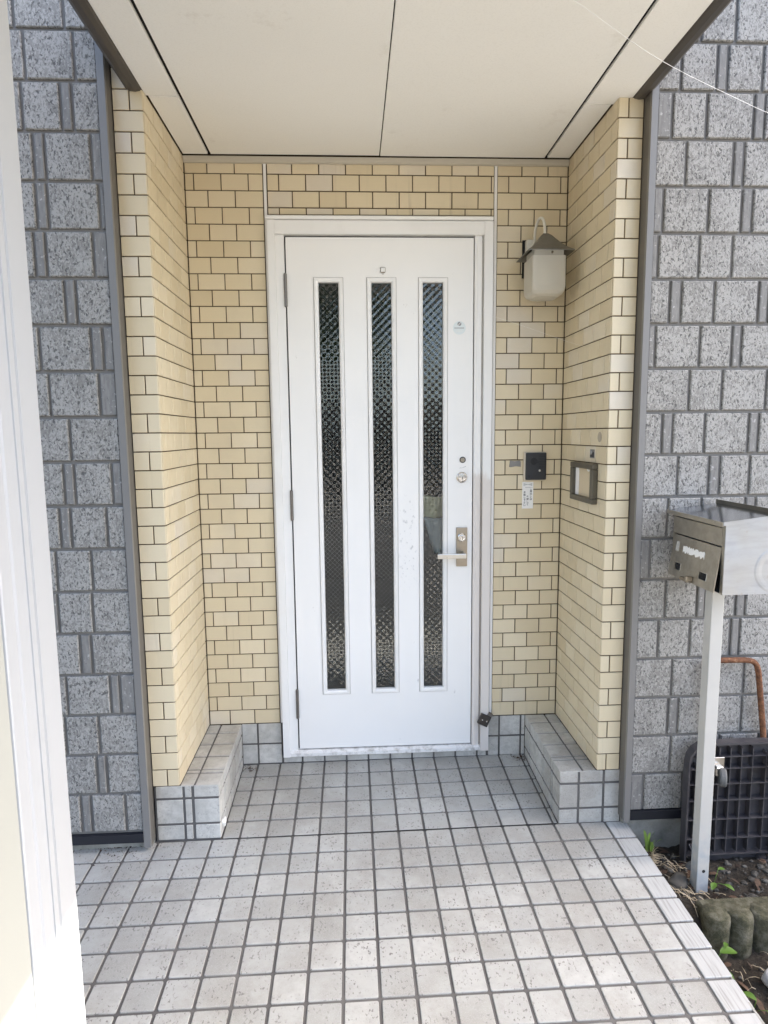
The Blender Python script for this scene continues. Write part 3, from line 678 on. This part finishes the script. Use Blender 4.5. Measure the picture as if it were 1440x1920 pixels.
link('collar', prism_me([(lx - .058, ly - .058), (lx + .058, ly - .058), (lx + .058, ly + .058), (lx - .058, ly + .058)], 'Z', 2.1925, 2.2210), 'lamp_white', lamp)
link('screw', lathe_me((lx + .012, 0, 2.205), 'Y', [(.0045, ly - .0582), (.0045, ly - .063), (.003, ly - .065)], 12), 'bronze_steel', lamp)
def rring(h, z, r):
    out = []
    for cx_, cy_, a0 in ((h - r, -h + r, -90), (h - r, h - r, 0), (-h + r, h - r, 90), (-h + r, -h + r, 180)):
        for k in range(5): a = R(a0 + 22.5 * k); out.append((lx + cx_ + r * math.cos(a), ly + cy_ + r * math.sin(a), z))
    return out
outer = [(.0665, 2.1920, .007), (.0668, 2.14, .007), (.0670, 2.0780, .007), (.0665, 2.0720, .008), (.0655, 2.0600, .012), (.0600, 2.0480, .018), (.0480, 2.0400, .024), (.022, 2.0375, .018)]
vs_ = sum([rring(*a) for a in outer], []); n = 20; fs_ = []
for k in range(len(outer) - 1):
    for i in range(n): fs_.append((k * n + i, (k + 1) * n + i, (k + 1) * n + (i + 1) % n, k * n + (i + 1) % n))
fs_.append(tuple(range(len(vs_) - n, len(vs_)))[::-1])
gl_me = me_from(vs_, fs_, smooth=False); bmg = bmesh.new(); bmg.from_mesh(gl_me); bmesh.ops.recalc_face_normals(bmg, faces=bmg.faces); bmg.to_mesh(gl_me); bmg.free()
gl = link('glass_shade', gl_me, 'frost', lamp); md = gl.modifiers.new('thick', 'SOLIDIFY'); md.thickness = .003; md.offset = -1
link('bulb', lathe_me((lx, ly, 0), 'Z', [(.012, 2.192), (.013, 2.165), (.024, 2.140), (.029, 2.115), (.024, 2.090), (.010, 2.078)], 16, smooth=True), 'bulb', lamp)

# ------------------------------------------------------------------ intercom, its notice, the scrap of tape
ic = thing('intercom', 'black door intercom with cream back edge and silver call button', 'intercom', (.644, YB, 1.297))
box('back_case', .5935, .6905, YB - .0180, YB - .0006, 1.2940, 1.4200, 'cream_plastic', ic, .005, 2)
box('front_cover', .5990, .6900, YB - .0270, YB - .0182, 1.2985, 1.4170, 'black', ic, .005, 2)
link('speaker_ring', lathe_me((.6345, 0, 1.3790), 'Y', [(.0180, YB - .0271), (.0180, YB - .0282), (.0155, YB - .0282), (.0155, YB - .0273)], 24, cap=False), 'black', ic)
for k in range(6):
    h = math.sqrt(max(.0148 ** 2 - ((k - 2.5) * .0052) ** 2, 0)); x = .6345 + (k - 2.5) * .0052
    box('speaker_slot', x - .0011, x + .0011, YB - .0276, YB - .0271, 1.3790 - h, 1.3790 + h, 'black_matt', ic)
for k in range(9): box('cover_groove', .6560, .6870, YB - .0276, YB - .0271, 1.3500 + k * .0070, 1.3512 + k * .0070, 'black_matt', ic)
box('call_button', .6510, .6700, YB - .0310, YB - .0272, 1.3335, 1.3445, 'black', ic, .002, 2)
link('button_cap', lathe_me((.6590, 0, 1.3395), 'Y', [(.0050, YB - .0311), (.0045, YB - .0330), (.002, YB - .0340)], 14), 'steel', ic)
box('microphone_slot', .6125, .6145, YB - .0278, YB - .0271, 1.3080, 1.3190, 'black_matt', ic)
nt = thing('notice', 'small white paper notice with vertical Japanese lettering under the intercom', 'notice', (.617, YB, 1.171))
box('sheet', .5920, .6410, YB - .0016, YB - .0004, 1.1710, 1.2890, 'paper', nt)
for s in (-1, 1):
    for k in range(3):
        x = .6165 + s * (.0075 + k * .0048); h = .0022 + k * .0019
        box('sound_mark', x - .0012, x + .0012, YB - .0021, YB - .0017, 1.2770 - h, 1.2770 + h, 'ink_grey', nt)
box('sound_mark', .6080, .6250, YB - .0021, YB - .0017, 1.2763, 1.2778, 'ink_grey', nt)
box('small_print', .6050, .6290, YB - .0021, YB - .0017, 1.2636, 1.2652, 'ink_grey', nt)
def lettering(s, x, z, size, parent):
    cu_ = bpy.data.curves.new('lettering', 'FONT'); cu_.body = '\n'.join(s); cu_.size = size; cu_.space_line = 1.12; cu_.align_x = 'CENTER'; cu_.extrude = .0001
    cu_.offset = .00022
    cu_.materials.append(MAT['ink'])
    tmp = bpy.data.objects.new('tmp', cu_); COL.objects.link(tmp); dg = bpy.context.evaluated_depsgraph_get(); me = bpy.data.meshes.new_from_object(tmp.evaluated_get(dg)); bpy.data.objects.remove(tmp)
    return kind(link('lettering', me, 'ink', parent, Matrix.Translation((x, YB - .0018, z)) @ Matrix.Rotation(R(90), 4, 'X')), 'stuff')
lettering('ご用の方は', .6305, 1.2550, .0103, nt); lettering('を押して', .6160, 1.2200, .0103, nt); lettering('お話し下さい', .6025, 1.2400, .0103, nt)
vs2 = [(.532, 1.356), (.538, 1.354), (.561, 1.358), (.583, 1.355), (.5825, 1.378), (.578, 1.383), (.556, 1.380), (.536, 1.383)]
tag(link('tape_scrap', prism_me(vs2, 'Y', YB - .0040, YB - .0004), 'grey_tape'), 'curled scrap of grey tape on the wall beside the intercom', 'tape')

# ------------------------------------------------------------------ name plate frame, sticker, round mark on the right return wall
XW = XR - .0003
npf = thing('name_plate_holder', 'bronze framed name plate holder with a blank beige card', 'name plate', (XR, .195, 1.23))
y0, y1, z0_, z1_ = .076, .316, 1.232, 1.384; fw = .021
for a, b, c, e in ((y0, y1, z1_ - fw, z1_), (y0, y1, z0_, z0_ + fw), (y0, y0 + fw * 1.3, z0_ + fw + .0003, z1_ - fw - .0003), (y1 - fw * 1.3, y1, z0_ + fw + .0003, z1_ - fw - .0003)):
    box('frame_bar', XW - .022, XW, a, b, c, e, 'bronze', npf, .002)
box('card', XW - .0065, XW - .0005, y0 + fw * 1.3 + .0005, y1 - fw * 1.3 - .0005, z0_ + fw + .0005, z1_ - fw - .0005, 'beige_card', npf)
box('white_strip', XW - .0085, XW - .0067, y1 - fw * 1.3 - .036, y1 - fw * 1.3 - .001, z0_ + fw + .001, z1_ - fw - .001, 'paper', npf)
link('torn_paper', prism_me([(.115, 1.357), (.165, 1.3615), (.160, 1.354), (.148, 1.351), (.138, 1.355), (.125, 1.350)], 'X', XW - .0095, XW - .0088), 'paper', npf)
sk_ = thing('wall_sticker', 'small dark rounded sticker above the name plate holder', 'sticker', (XR, .137, 1.405))
box('sticker_sheet', XW - .0012, XW, .116, .160, 1.404, 1.437, 'grey_tape', sk_, .0004)
link('sticker_print', prism_me([(.120, 1.408), (.156, 1.408), (.156, 1.416), (.140, 1.418), (.130, 1.430), (.120, 1.425)], 'X', XW - .0019, XW - .0013), 'ink', sk_)
link('sticker_print', prism_me([(.136, 1.424), (.155, 1.420), (.155, 1.433), (.140, 1.433)], 'X', XW - .0019, XW - .0013), 'ink_grey', sk_)
tag(link('glue_mark', lathe_me((0, .071, 1.484), 'X', [(.019, XW - .0007), (.019, XW - .0001)], 18), 'grey_tape'), 'faint round grey glue mark near the wall corner above the sticker', 'mark')
bpy.data.objects['glue_mark'].data.materials[0] = M('faint_glue', (.40, .345, .26), .7).m

# ------------------------------------------------------------------ door holder clamped low on the frame
dh = thing('door_holder', 'dark tilted metal door holder plate low on the door frame', 'door holder', (.427, YB - .03, .18))
bmh = box_bm(-.0245, .0245, -.007, .007, -.0245, .0245, .002)
link('plate', bm_me(bmh), 'dark_iron', dh, Matrix.Translation((.4255, YB - .0335, .2125)) @ Matrix.Rotation(R(27), 4, 'Y') @ Matrix.Rotation(R(-8), 4, 'X'))
bmh = box_bm(-.010, .012, -.008, .008, -.014, .014, .002)
link('hook', bm_me(bmh), 'hinge', dh, Matrix.Translation((.4505, YB - .024, .2285)) @ Matrix.Rotation(R(30), 4, 'Y'))
for x, z in ((.4165, .2165), (.4355, .2085)):
    link('screw', lathe_me((x, 0, z), 'Y', [(.0042, YB - .0385), (.0036, YB - .0425), (.001, YB - .0430)], 12), 'chrome', dh)

# ------------------------------------------------------------------ mailbox on its post
mb = thing('mailbox', 'galvanised sheet metal mailbox with hinged front on a square pale post', 'mailbox', (1.051, -.234, -.12))
X0, X1, Y0, Y1, ZB, ZT = .980, 1.130, -.390, -.080, 1.000, 1.222
def sheet_box(name, x0, x1, y0, y1, z0_, z1_, mat, parent=mb, bev=.001): return box(name, x0, x1, y0, y1, z0_, z1_, mat, parent, bev)
for ya, yb in ((Y0, Y0 + .002), (Y1 - .002, Y1)):
    link('side_panel', prism_me([(X0, ZB), (X1, ZB), (X1, 1.2455), (X0, 1.2272)], 'Y', ya, yb), 'galvanised', mb)
sheet_box('rear_panel', X1 - .002, X1, Y0 + .0022, Y1 - .0022, ZB, 1.2450, 'galvanised'); sheet_box('bottom_panel', X0 + .001, X1 - .0022, Y0 + .0022, Y1 - .0022, ZB + .0002, ZB + .002, 'galvanised')
box('front_flange', X0 - .001, X0 + .003, Y0 + .0022, Y0 + .0145, ZB, ZT - .001, 'galv_warm', mb); box('front_flange', X0 - .001, X0 + .003, Y1 - .0145, Y1 - .0022, ZB, ZT - .001, 'galv_warm', mb)
box('head_rail', X0 - .001, X0 + .003, Y0 + .0148, Y1 - .0148, 1.2085, ZT - .001, 'galv_warm', mb)
box('letter_flap', X0 - .0015, X0 + .0005, Y0 + .0155, Y1 - .0155, 1.1500, 1.2060, 'galv_warm', mb)
# lower door hangs slightly open at the bottom
dm = Matrix.Translation((X0 + .0004, -.235, 1.1450)) @ Matrix.Rotation(R(7.5), 4, 'Y')
hw = (Y1 - Y0) / 2 - .0150
dz = 1.1450 - ZB - .002
bw, bz0, bz1 = (.055, .090), -dz + .028, -dz + .052
bmd = bmesh.new(); gy = [-hw, -.0905, -.0475, .0680, .1035, hw]; gz = [-dz, -.118, -.095, 0]
gg = {(i, j): bmd.verts.new((0, y, z)) for i, y in enumerate(gy) for j, z in enumerate(gz)}
fsd = [bmd.faces.new((gg[i, j], gg[i + 1, j], gg[i + 1, j + 1], gg[i, j + 1])) for i in range(5) for j in range(3) if (i, j) not in ((1, 1), (3, 1))]
rd = bmesh.ops.extrude_face_region(bmd, geom=fsd)
for v in [e for e in rd['geom'] if isinstance(e, bmesh.types.BMVert)]: v.co.x = -.002
fd = link('front_door', bm_me(bmd), 'galv_warm', mb, dm)
for a, b in ((-.0905, -.0475), (.0680, .1035)):
    link('window_slot', bm_me(box_bm(.0004, .0030, a + .001, b - .001, -.117, -.096)), 'black_matt', fd, dm)
    link('slot_rim', me_from(*(lambda o, i: (o + i, [(k, (k + 1) % 4, 4 + (k + 1) % 4, 4 + k) for k in range(4)]))([(-.0024, a - .002, -.120), (-.0024, b + .002, -.120), (-.0024, b + .002, -.093), (-.0024, a - .002, -.093)], [(-.0034, a, -.118), (-.0034, b, -.118), (-.0034, b, -.095), (-.0034, a, -.095)])), 'steel', fd, dm)
top_, bot_ = [], []
for k in range(27):
    y = -.060 + k * .0050; top_.append((y, -.0300 + random.uniform(-.006, .002))); bot_.append((y, -.0530 + random.uniform(-.003, .007)))
link('torn_label', prism_me(top_ + bot_[::-1], 'X', -.0030, -.0021), 'paper', fd, dm)
add('faded', M('faded_sticker', (.42, .41, .38), .6))
link('faded_sticker', bm_me(box_bm(-.0028, -.0021, .098, .118, -.055, -.022)), 'faded', fd, dm)
link('hasp', bm_me(box_bm(-.020, -.0022, -.012, .034, -.142, -.130, .002)), 'bronze_steel', fd, dm)
link('hasp_knob', bm_me(box_bm(-.026, -.0022, -.020, -.006, -.138, -.120, .003)), 'bronze_steel', fd, dm)
rf = link('sloping_top', prism_me([(.962, 1.2255), (1.136, 1.2465), (1.136, 1.2490), (.962, 1.2280)], 'Y', -.404, -.068), 'galv_roof', mb)
box('rear_lip', 1.1362, 1.1390, -.404, -.068, 1.243, 1.262, 'bronze', mb); box('front_lip', .9600, .9618, -.404, -.068, 1.2155, 1.2285, 'galv_warm', mb)
link('side_lip', prism_me([(.962, 1.2175), (1.136, 1.2385), (1.136, 1.2495), (.962, 1.2285)], 'Y', -.4062, -.4043), 'galvanised', mb)
ring = lathe_me((1.150, 0, 1.075), 'Y', [(.074, Y0 - .0001), (.068, Y0 - .0009), (.060, Y0 - .0009), (.050, Y0 - .0001)], 48, cap=False)
bmr = bmesh.new(); bmr.from_mesh(ring); bmesh.ops.bisect_plane(bmr, geom=bmr.verts[:] + bmr.edges[:] + bmr.faces[:], plane_co=(X1 - .003, 0, 0), plane_no=(1, 0, 0), clear_outer=True); bmr.to_mesh(ring); bmr.free()
link('pressed_ring', ring, 'galvanised', mb)
box('post', 1.0300, 1.0720, -.2550, -.2130, -.16, .9998, 'post', mb, .0025, 2)
link('post_hole', lathe_me((1.053, 0, -.028), 'Y', [(.006, -.2553), (.006, -.2549)], 12), 'black_matt', mb)

# ------------------------------------------------------------------ platform cart stood on end against the wall
ct = thing('platform_cart', 'violet grey plastic platform cart stood on end with rusty tube handle', 'cart', (1.24, -.12, -.12))
cx0, cx1, cz0, cz1 = 1.056, 1.430, -.135, .372
def rrect(x0, x1, z0_, z1_, r, n=5):
    out = []
    for cx_, cz_, a0 in ((x1 - r, z0_ + r * .25, -90), (x1 - r, z1_ - r, 0), (x0 + r, z1_ - r, 90), (x0 + r, z0_ + r * .25, 180)):
        rr = r if a0 in (0, 90) else r * .25
        cc = cx_ if rr == r else (x1 - rr if a0 == -90 else x0 + rr)
        for k in range(n): a = R(a0 + 90 * k / (n - 1)); out.append((cc + rr * math.cos(a), cz_ + rr * math.sin(a)))
    return out
link('deck', prism_me(rrect(cx0, cx1, cz0, cz1, .075), 'Y', -.094, -.088), 'cart', ct)
o_, i_ = rrect(cx0, cx1, cz0, cz1, .075), rrect(cx0 + .007, cx1 - .007, cz0 + .007, cz1 - .007, .069)
n = len(o_); vs_ = [(x, -.124, z) for x, z in o_] + [(x, -.124, z) for x, z in i_] + [(x, -.0942, z) for x, z in o_] + [(x, -.0942, z) for x, z in i_]; fs_ = []
for k in range(n):
    m_ = (k + 1) % n; fs_ += [(k, m_, n + m_, n + k), (2 * n + k, 2 * n + m_, m_, k), (n + k, n + m_, 3 * n + m_, 3 * n + k)]
link('rim', me_from(vs_, fs_), 'cart', ct)
for k, x in enumerate([1.090, 1.132, 1.174, 1.216, 1.258, 1.300, 1.352, 1.394]):
    box('upright_rib', x - .0018, x + .0018, -.1180, -.0942, cz0 + .075, (.33 if 0 < k < 7 else .29) + (.02 if 1 < k < 6 else 0), 'cart', ct)
for z in (.318, .272, .212, .148, .073, -.003, -.068):
    lo = cx0 + .007 if z < .3 else cx0 + .03; hi = cx1 - .007 if z < .3 else cx1 - .03
    box('cross_rib', lo, hi, -.1195, -.0943, z - .0019, z + .0019, 'cart', ct)
for x in (1.118, 1.368):
    link('hinge_lug', lathe_me((x, 0, -.105), 'Y', [(.022, -.0945), (.022, -.140), (.010, -.1405), (.010, -.134)], 18), 'cart', ct)
    for dx in (-.012, 0, .012):
        s = 1 if x < 1.24 else -1
        link('brace', tube_me([(x + dx * .6 - s * .045, -.132, -.01), (x + dx, -.137, -.098)], .0022, 6), 'cart', ct)
for cx_, cz_ in ((1.146, .285), (1.352, .300)):
    box('caster_plate', cx_ - .002, cx_ + .036, -.1345, -.1318, cz_ - .006, cz_ + .040, 'steel', ct, .001)
    link('caster_fork', bm_me(box_bm(cx_ - .008, cx_ + .022, -.160, -.1347, cz_ - .020, cz_ + .016, .004)), 'steel', ct)
    wh = link('caster_wheel', lathe_me((0, 0, 0), 'X', [(.016, -.011), (.030, -.011), (.033, -.006), (.033, .006), (.030, .011), (.016, .011)], 22), 'rubber', ct, Matrix.Translation((cx_ + .012, -.166, cz_ - .018)) @ Matrix.Rotation(R(-24), 4, 'Z'))
for cx_ in (1.082, 1.405):
    wh = link('caster_wheel', lathe_me((0, 0, 0), 'X', [(.016, -.010), (.030, -.010), (.033, -.006), (.033, .006), (.030, .010), (.016, .010)], 22), 'rubber', ct, Matrix.Translation((cx_, -.150, -.103)) @ Matrix.Rotation(R(70 if cx_ < 1.2 else 90), 4, 'Z'))
hp = [(1.145, -.078, -.10), (1.140, -.078, .20), (1.130, -.078, .560), (1.124, -.078, .625), (1.132, -.078, .655), (1.158, -.078, .668), (1.215, -.078, .670), (1.285, -.078, .667), (1.312, -.078, .655), (1.325, -.078, .625), (1.335, -.078, .560), (1.362, -.078, .360), (1.372, -.078, .20), (1.375, -.078, -.10)]
link('handle', tube_me(smooth_path(hp, 6), .0103, 12), 'rust', ct)

# ------------------------------------------------------------------ concrete log edging
ed = thing('garden_edging', 'mossy concrete log edging in front of the mailbox post', 'edging', (1.2, -.385, -.25))
for k in range(7):
    x = 1.018 + k * .0800; r_ = .0425
    prof = [(r_ * .98, -.31), (r_, -.16), (r_ * 1.0, -.080), (r_ * .95, -.070), (r_ * .85, -.065), (r_ * .2, -.063)]
    me = lathe_me((x, -.392, 0), 'Z', [(a, h - .002 * (k % 2)) for a, h in prof], 20, smooth=True)
    for v in me.vertices: v.co += Vector((noise.noise(v.co * 30), noise.noise(v.co * 30 + Vector((5, 0, 0))), noise.noise(v.co * 30 + Vector((9, 0, 0))))) * .0055
    link('log', me, 'moss', ed)
box('rear_ledge', .982, 1.56, -.392, -.330, -.30, -.0665, 'moss', ed, .008)

# ------------------------------------------------------------------ what lies and grows in the bed
def scatter(name, mat, n, fn, region, label=None):
    vs_, fs_ = [], []
    for k in range(n):
        x = random.uniform(*region[:2]); y = random.uniform(*region[2:])
        fn(vs_, fs_, x, y, soil_z(x, y))
    return kind(link(name, me_from(vs_, fs_), mat), 'stuff')
ICO = None
def pebble(vs_, fs_, x, y, z):
    global ICO
    if ICO is None:
        b = bmesh.new(); bmesh.ops.create_icosphere(b, subdivisions=1, radius=1); ICO = ([v.co.copy() for v in b.verts], [tuple(v.index for v in f.verts) for f in b.faces]); b.free()
    s = random.choice([.003, .004, .004, .005, .006, .007, .009, .013]); q = len(vs_); sx, sy, sz = (random.uniform(.7, 1.3) * s for _ in range(3)); a = random.uniform(0, 6.28)
    for c in ICO[0]:
        px, py = c.x * sx * random.uniform(.85, 1.15), c.y * sy
        vs_.append((x + px * math.cos(a) - py * math.sin(a), y + px * math.sin(a) + py * math.cos(a), z + c.z * sz * .7 + s * .2))
    fs_ += [tuple(i + q for i in f) for f in ICO[1]]
def flake(vs_, fs_, x, y, z):
    s = random.uniform(.010, .026); a = random.uniform(0, 6.28); q = len(vs_); t = random.uniform(-.5, .5); lift = random.uniform(.002, .012)
    ux, uy = math.cos(a), math.sin(a)
    for (m_, n_, h_) in ((-1, 0, 0), (-.4, .38, .25), (.4, .34, .3), (1, 0, .05), (.4, -.34, .1), (-.4, -.38, .15)):
        vs_.append((x + s * (m_ * ux - n_ * uy), y + s * (m_ * uy + n_ * ux), z + lift + s * h_ + s * t * n_))
    fs_ += [(q, q + 1, q + 5), (q + 1, q + 2, q + 4, q + 5), (q + 2, q + 3, q + 4)]
def straw(vs_, fs_, x, y, z):
    l_ = random.uniform(.02, .07); a = random.uniform(0, 6.28); bnd = random.uniform(-.4, .4); q = len(vs_); t = random.uniform(.0006, .0014)
    for k in range(5):
        s = k / 4 - .5; px, py = x + l_ * s * math.cos(a) - bnd * l_ * s * s * math.sin(a), y + l_ * s * math.sin(a) + bnd * l_ * s * s * math.cos(a)
        zz = soil_z(px, py) + .006 + .012 * (1 - 4 * s * s) * random.uniform(.2, 1); vs_ += [(px - t, py, zz), (px + t, py + t, zz + t)]
    for k in range(4): fs_.append((q + 2 * k, q + 2 * k + 1, q + 2 * k + 3, q + 2 * k + 2))
scatter('pebbles', 'pebble', 420, pebble, (.90, 1.75, -.36, -.06)); scatter('pebbles', 'pebble', 260, pebble, (.89, 1.6, -1.2, -.45))
scatter('leaf_litter', 'litter', 110, flake, (.89, 1.7, -.36, -.06)); scatter('leaf_litter', 'litter', 230, flake, (.89, 1.5, -1.2, -.44))
scatter('dry_stalks', 'straw', 90, straw, (.885, 1.10, -.36, -.08)); scatter('dry_stalks', 'straw', 160, straw, (.885, 1.35, -1.2, -.44))
def rock(name, c, s, mat, label, seed):
    b = bmesh.new(); bmesh.ops.create_icosphere(b, subdivisions=3, radius=1)
    for v in b.verts:
        d = 1 + .22 * noise.noise(v.co * 1.6 + Vector((seed, 0, 0))) + .06 * noise.noise(v.co * 5 + Vector((seed, 3, 0)))
        v.co = Vector((max(-.8, min(.8, v.co.x * d)) * s[0], max(-.8, min(.8, v.co.y * d)) * s[1], max(-.75, min(.75, v.co.z * d)) * s[2]))
    o = link(name, bm_me(b, True), mat, None, Matrix.Translation(c) @ Matrix.Rotation(R(35), 4, 'Z') @ Matrix.Rotation(R(18), 4, 'X')); return tag(o, label, 'stone')
rock('stone', (.985, -.215, -.105), (.045, .032, .040), 'stone', 'brown angular stone lying between the tiled landing and the mailbox post', 3)
rock('stone', (1.118, -.540, -.178), (.034, .030, .026), 'pale_stone', 'pale rounded stone in the soil below the log edging', 11)
def blade(root, dx, dy, h, w, mat, name, parent):
    vs_, fs_ = [], []; n = 6; root = Vector(root); side = Vector((-dy, dx, 0)); side = side.normalized() if side.length else Vector((1, 0, 0)); side = (side + Vector((.8, -.2, 0))).normalized()
    for k in range(n + 1):
        t = k / n; c = root + Vector((dx * t * t, dy * t * t, h * (t - .25 * t * t)))
        ww = w * (.55 + 1.2 * t) * (1 - t ** 3) + .0004; vs_ += [c - side * ww, c + side * ww + Vector((0, 0, ww * .4))]
    for k in range(n): fs_.append((2 * k, 2 * k + 1, 2 * k + 3, 2 * k + 2))
    me = me_from(vs_, fs_, smooth=True); o = link(name, me, mat, parent); return o
wt = thing('weed_tuft', 'weed tuft with fresh green blades and dry roots at the landing corner', 'weed', (.925, -.115, -.12))
for k, (dx, dy, h) in enumerate(((-.016, -.004, .125), (.004, -.006, .112), (.024, .004, .105), (-.004, .006, .090), (.014, -.010, .078), (-.010, -.012, .066), (.030, -.006, .072))):
    blade((.925 + .004 * k - .008, -.112, -.05), dx, dy, h, .0058, 'leaf_fresh', 'blade', wt)
for k in range(60):
    a = random.uniform(0, 6.28); blade((.930, -.125, -.060 + random.uniform(-.012, .012)), math.cos(a) * random.uniform(.02, .045), math.sin(a) * random.uniform(.01, .04), random.uniform(-.060, .035), .0016, 'straw', 'dry_blade', wt)
def seedling(name, c, leaves, label):
    t_ = thing(name, label, 'plant', c)
    for (dx, dy, dz_, s, yaw) in leaves:
        root = Vector(c); tip = root + Vector((dx, dy, dz_)); link('stalk', tube_me([root, (root + tip) / 2 + Vector((0, 0, .004)), tip], .0011, 6), 'leaf', t_)
        vs_, fs_ = [], []; n = 7; d_ = Vector((math.cos(yaw), math.sin(yaw), 0)); sd = Vector((-d_.y, d_.x, 0))
        for k in range(n + 1):
            t = k / n; mid = tip + d_ * (2.3 * s * t) + Vector((0, 0, s * (.45 * t - .75 * t * t))); ww = s * .62 * math.sin(math.pi * min(t * .93 + .05, 1)) ** .8
            vs_ += [mid - sd * ww + Vector((0, 0, ww * .35)), mid, mid + sd * ww + Vector((0, 0, ww * .35))]
        for k in range(n): q = 3 * k; fs_ += [(q, q + 1, q + 4, q + 3), (q + 1, q + 2, q + 5, q + 4)]
        link('leaf', me_from(vs_, fs_, smooth=True), 'leaf', t_)
seedling('seedling', (1.106, -.235, -.095), [(.012, 0, .055, .013, .2), (-.008, -.02, .020, .016, 3.9), (.022, -.022, .015, .015, 5.4)], 'small green seedling at the foot of the mailbox post')
seedling('seedling', (.985, -.455, -.200), [(.010, -.010, .050, .026, .1), (.030, 0, .060, .012, .8), (.0, -.04, .018, .020, 5.0)], 'low broad leaved green plant at the corner of the log edging')
seedling('seedling', (1.005, -.62, -.205), [(.0, -.01, .05, .018, 2.2), (.02, -.03, .035, .016, 5.2)], 'narrow green sprout in the leaf litter by the landing edge')
# debris gathered in the inner corners of the alcove
def debris(name, cx_, cy_, n, sp, label):
    vs_, fs_ = [], []
    for k in range(n):
        x, y = cx_ + random.gauss(0, sp), cy_ + random.gauss(0, sp * .6); x = min(max(x, -.660), .612) if abs(x) < .7 else x; y = min(y, .485) if cy_ > 0 else min(y, -.026)
        q = len(vs_); s = random.uniform(.002, .006); z = floor_z(x, y) + .0015
        for _ in range(4): vs_.append((x + random.uniform(-s, s), y + random.uniform(-s, s), z + random.uniform(0, s * .8)))
        fs_ += [(q, q + 1, q + 2), (q, q + 2, q + 3), (q, q + 3, q + 1)]
    kind(link(name, me_from(vs_, fs_), 'litter'), 'stuff')
debris('debris', -.635, .455, 60, .022, ''); debris('debris', .590, .455, 90, .020, ''); debris('debris', -1.03, -.035, 120, .07, '')
# chip of white paper on the plinth corner
b = bmesh.new(); bmesh.ops.create_icosphere(b, subdivisions=2, radius=.013)
for v in b.verts: v.co *= 1 + .6 * noise.noise(v.co * 130)
tag(link('paper_scrap', bm_me(b), 'paper', None, Matrix.Translation((-.664, .040, .043)) @ Matrix.Scale(1.3, 4, (0, 0, 1))), 'crumpled white paper scrap stuck to the foot of the plinth', 'paper scrap')
# spider threads
tag(link('spider_thread', tube_me(smooth_path([(.20, -.62, 2.612), (.40, -.56, 2.566), (.66, -.50, 2.462), (.96, -.45, 2.372), (1.30, -.40, 2.27), (1.62, -.06, 2.17)], 6), .00068, 5), 'thread'), 'long white spider thread running from the soffit to the grey siding', 'spider thread')
tag(link('spider_thread', tube_me(smooth_path([(.305, YB - .003, 2.020), (.42, .42, 1.985), (.545, .35, 1.930), (.70, .28, 1.86), (XR - .001, .25, 1.835)], 5), .00030, 5), 'thread'), 'short white spider thread between the door and the side wall', 'spider thread')

# ------------------------------------------------------------------ white clad wall end in the foreground
wl = thing('side_enclosure', 'white clad wall end with ribbed corner trim and cream panel in the foreground', 'wall', (-.95, -1.4, -.03))
XE = -.750
link('cream_panel', bm_me(box_bm(-1.20, XE - .004, -2.05, -1.1525, -.12, 2.95)), 'cream_panel', wl)
pf = [(-1.20, -.970), (XE - .003, -.970), (XE, -.973), (XE, -1.0385), (XE - .004, -1.0400), (XE - .004, -1.0460), (XE, -1.0475), (XE, -1.1050), (XE - .004, -1.1080), (XE - .004, -1.1200), (XE + .001, -1.1220), (XE + .001, -1.1490), (XE - .001, -1.1515), (-1.20, -1.1520)]
link('corner_trim', prism_me(pf, 'Z', -.12, 2.95), 'white_trim', wl)
box('cover_strip', XE + .0002, XE + .0030, -1.0700, -1.0600, -.12, 2.95, 'white_trim', wl)

# ------------------------------------------------------------------ across the road: garage and trees invented to shape the glass reflections
nh = thing('reflection_garage', 'unseen low grey brown garage with a dark flat roof, added for the glass reflections', 'garage', (-3, -16, -.2))
box('wall', -13, 9, -20, -16, -.3, 2.2, 'house_far', nh); box('roof', -13.3, 9.3, -20.3, -15.7, 2.201, 2.4, 'roof', nh)
for x in (-10.5, -6.0, -1.5, 3.0): box('shutter', x, x + 2.6, -15.999, -15.95, -.1, 1.9, 'black', nh)
for x, y, h_, r_, lab in ((-6.6, -22.0, 8.6, 3.1, 'unseen broad dark tree behind the garage, far end, added for the glass reflections'), (-1.2, -22.6, 9.4, 3.4, 'unseen tall dark tree behind the middle of the garage, added for the glass reflections')):
    tr = thing('tree', lab, 'tree', (x, y, -.3), 'unseen trees added for the glass reflections')
    link('trunk', tube_me([(x, y, -.35), (x + .1, y, 2.2), (x - .1, y + .1, 4.2), (x, y, h_ - 1.5)], [.26, .2, .15, .05], 10), 'stone', tr)
    vs_, fs_ = [], []
    for k in range(5200):
        d = Vector((random.gauss(0, 1), random.gauss(0, 1), random.gauss(0, 1))).normalized() * (random.random() ** .4)
        cpt = Vector((x + d.x * r_, y + d.y * r_, h_ - 2.5 + d.z * 2.4)) + Vector((noise.noise(d * 2 + Vector((x, 0, 0))), noise.noise(d * 2 + Vector((0, y, 0))), 0)) * 1.2
        s_ = random.uniform(.12, .26); a_ = Vector((random.gauss(0, 1), random.gauss(0, 1), random.gauss(0, 1))).normalized(); b_ = a_.orthogonal().normalized(); q = len(vs_)
        vs_ += [cpt + a_ * s_, cpt + b_ * s_ * .5, cpt - a_ * s_, cpt - b_ * s_ * .5]; fs_.append((q, q + 1, q + 2, q + 3))
    link('crown', me_from(vs_, fs_), 'hedge', tr)
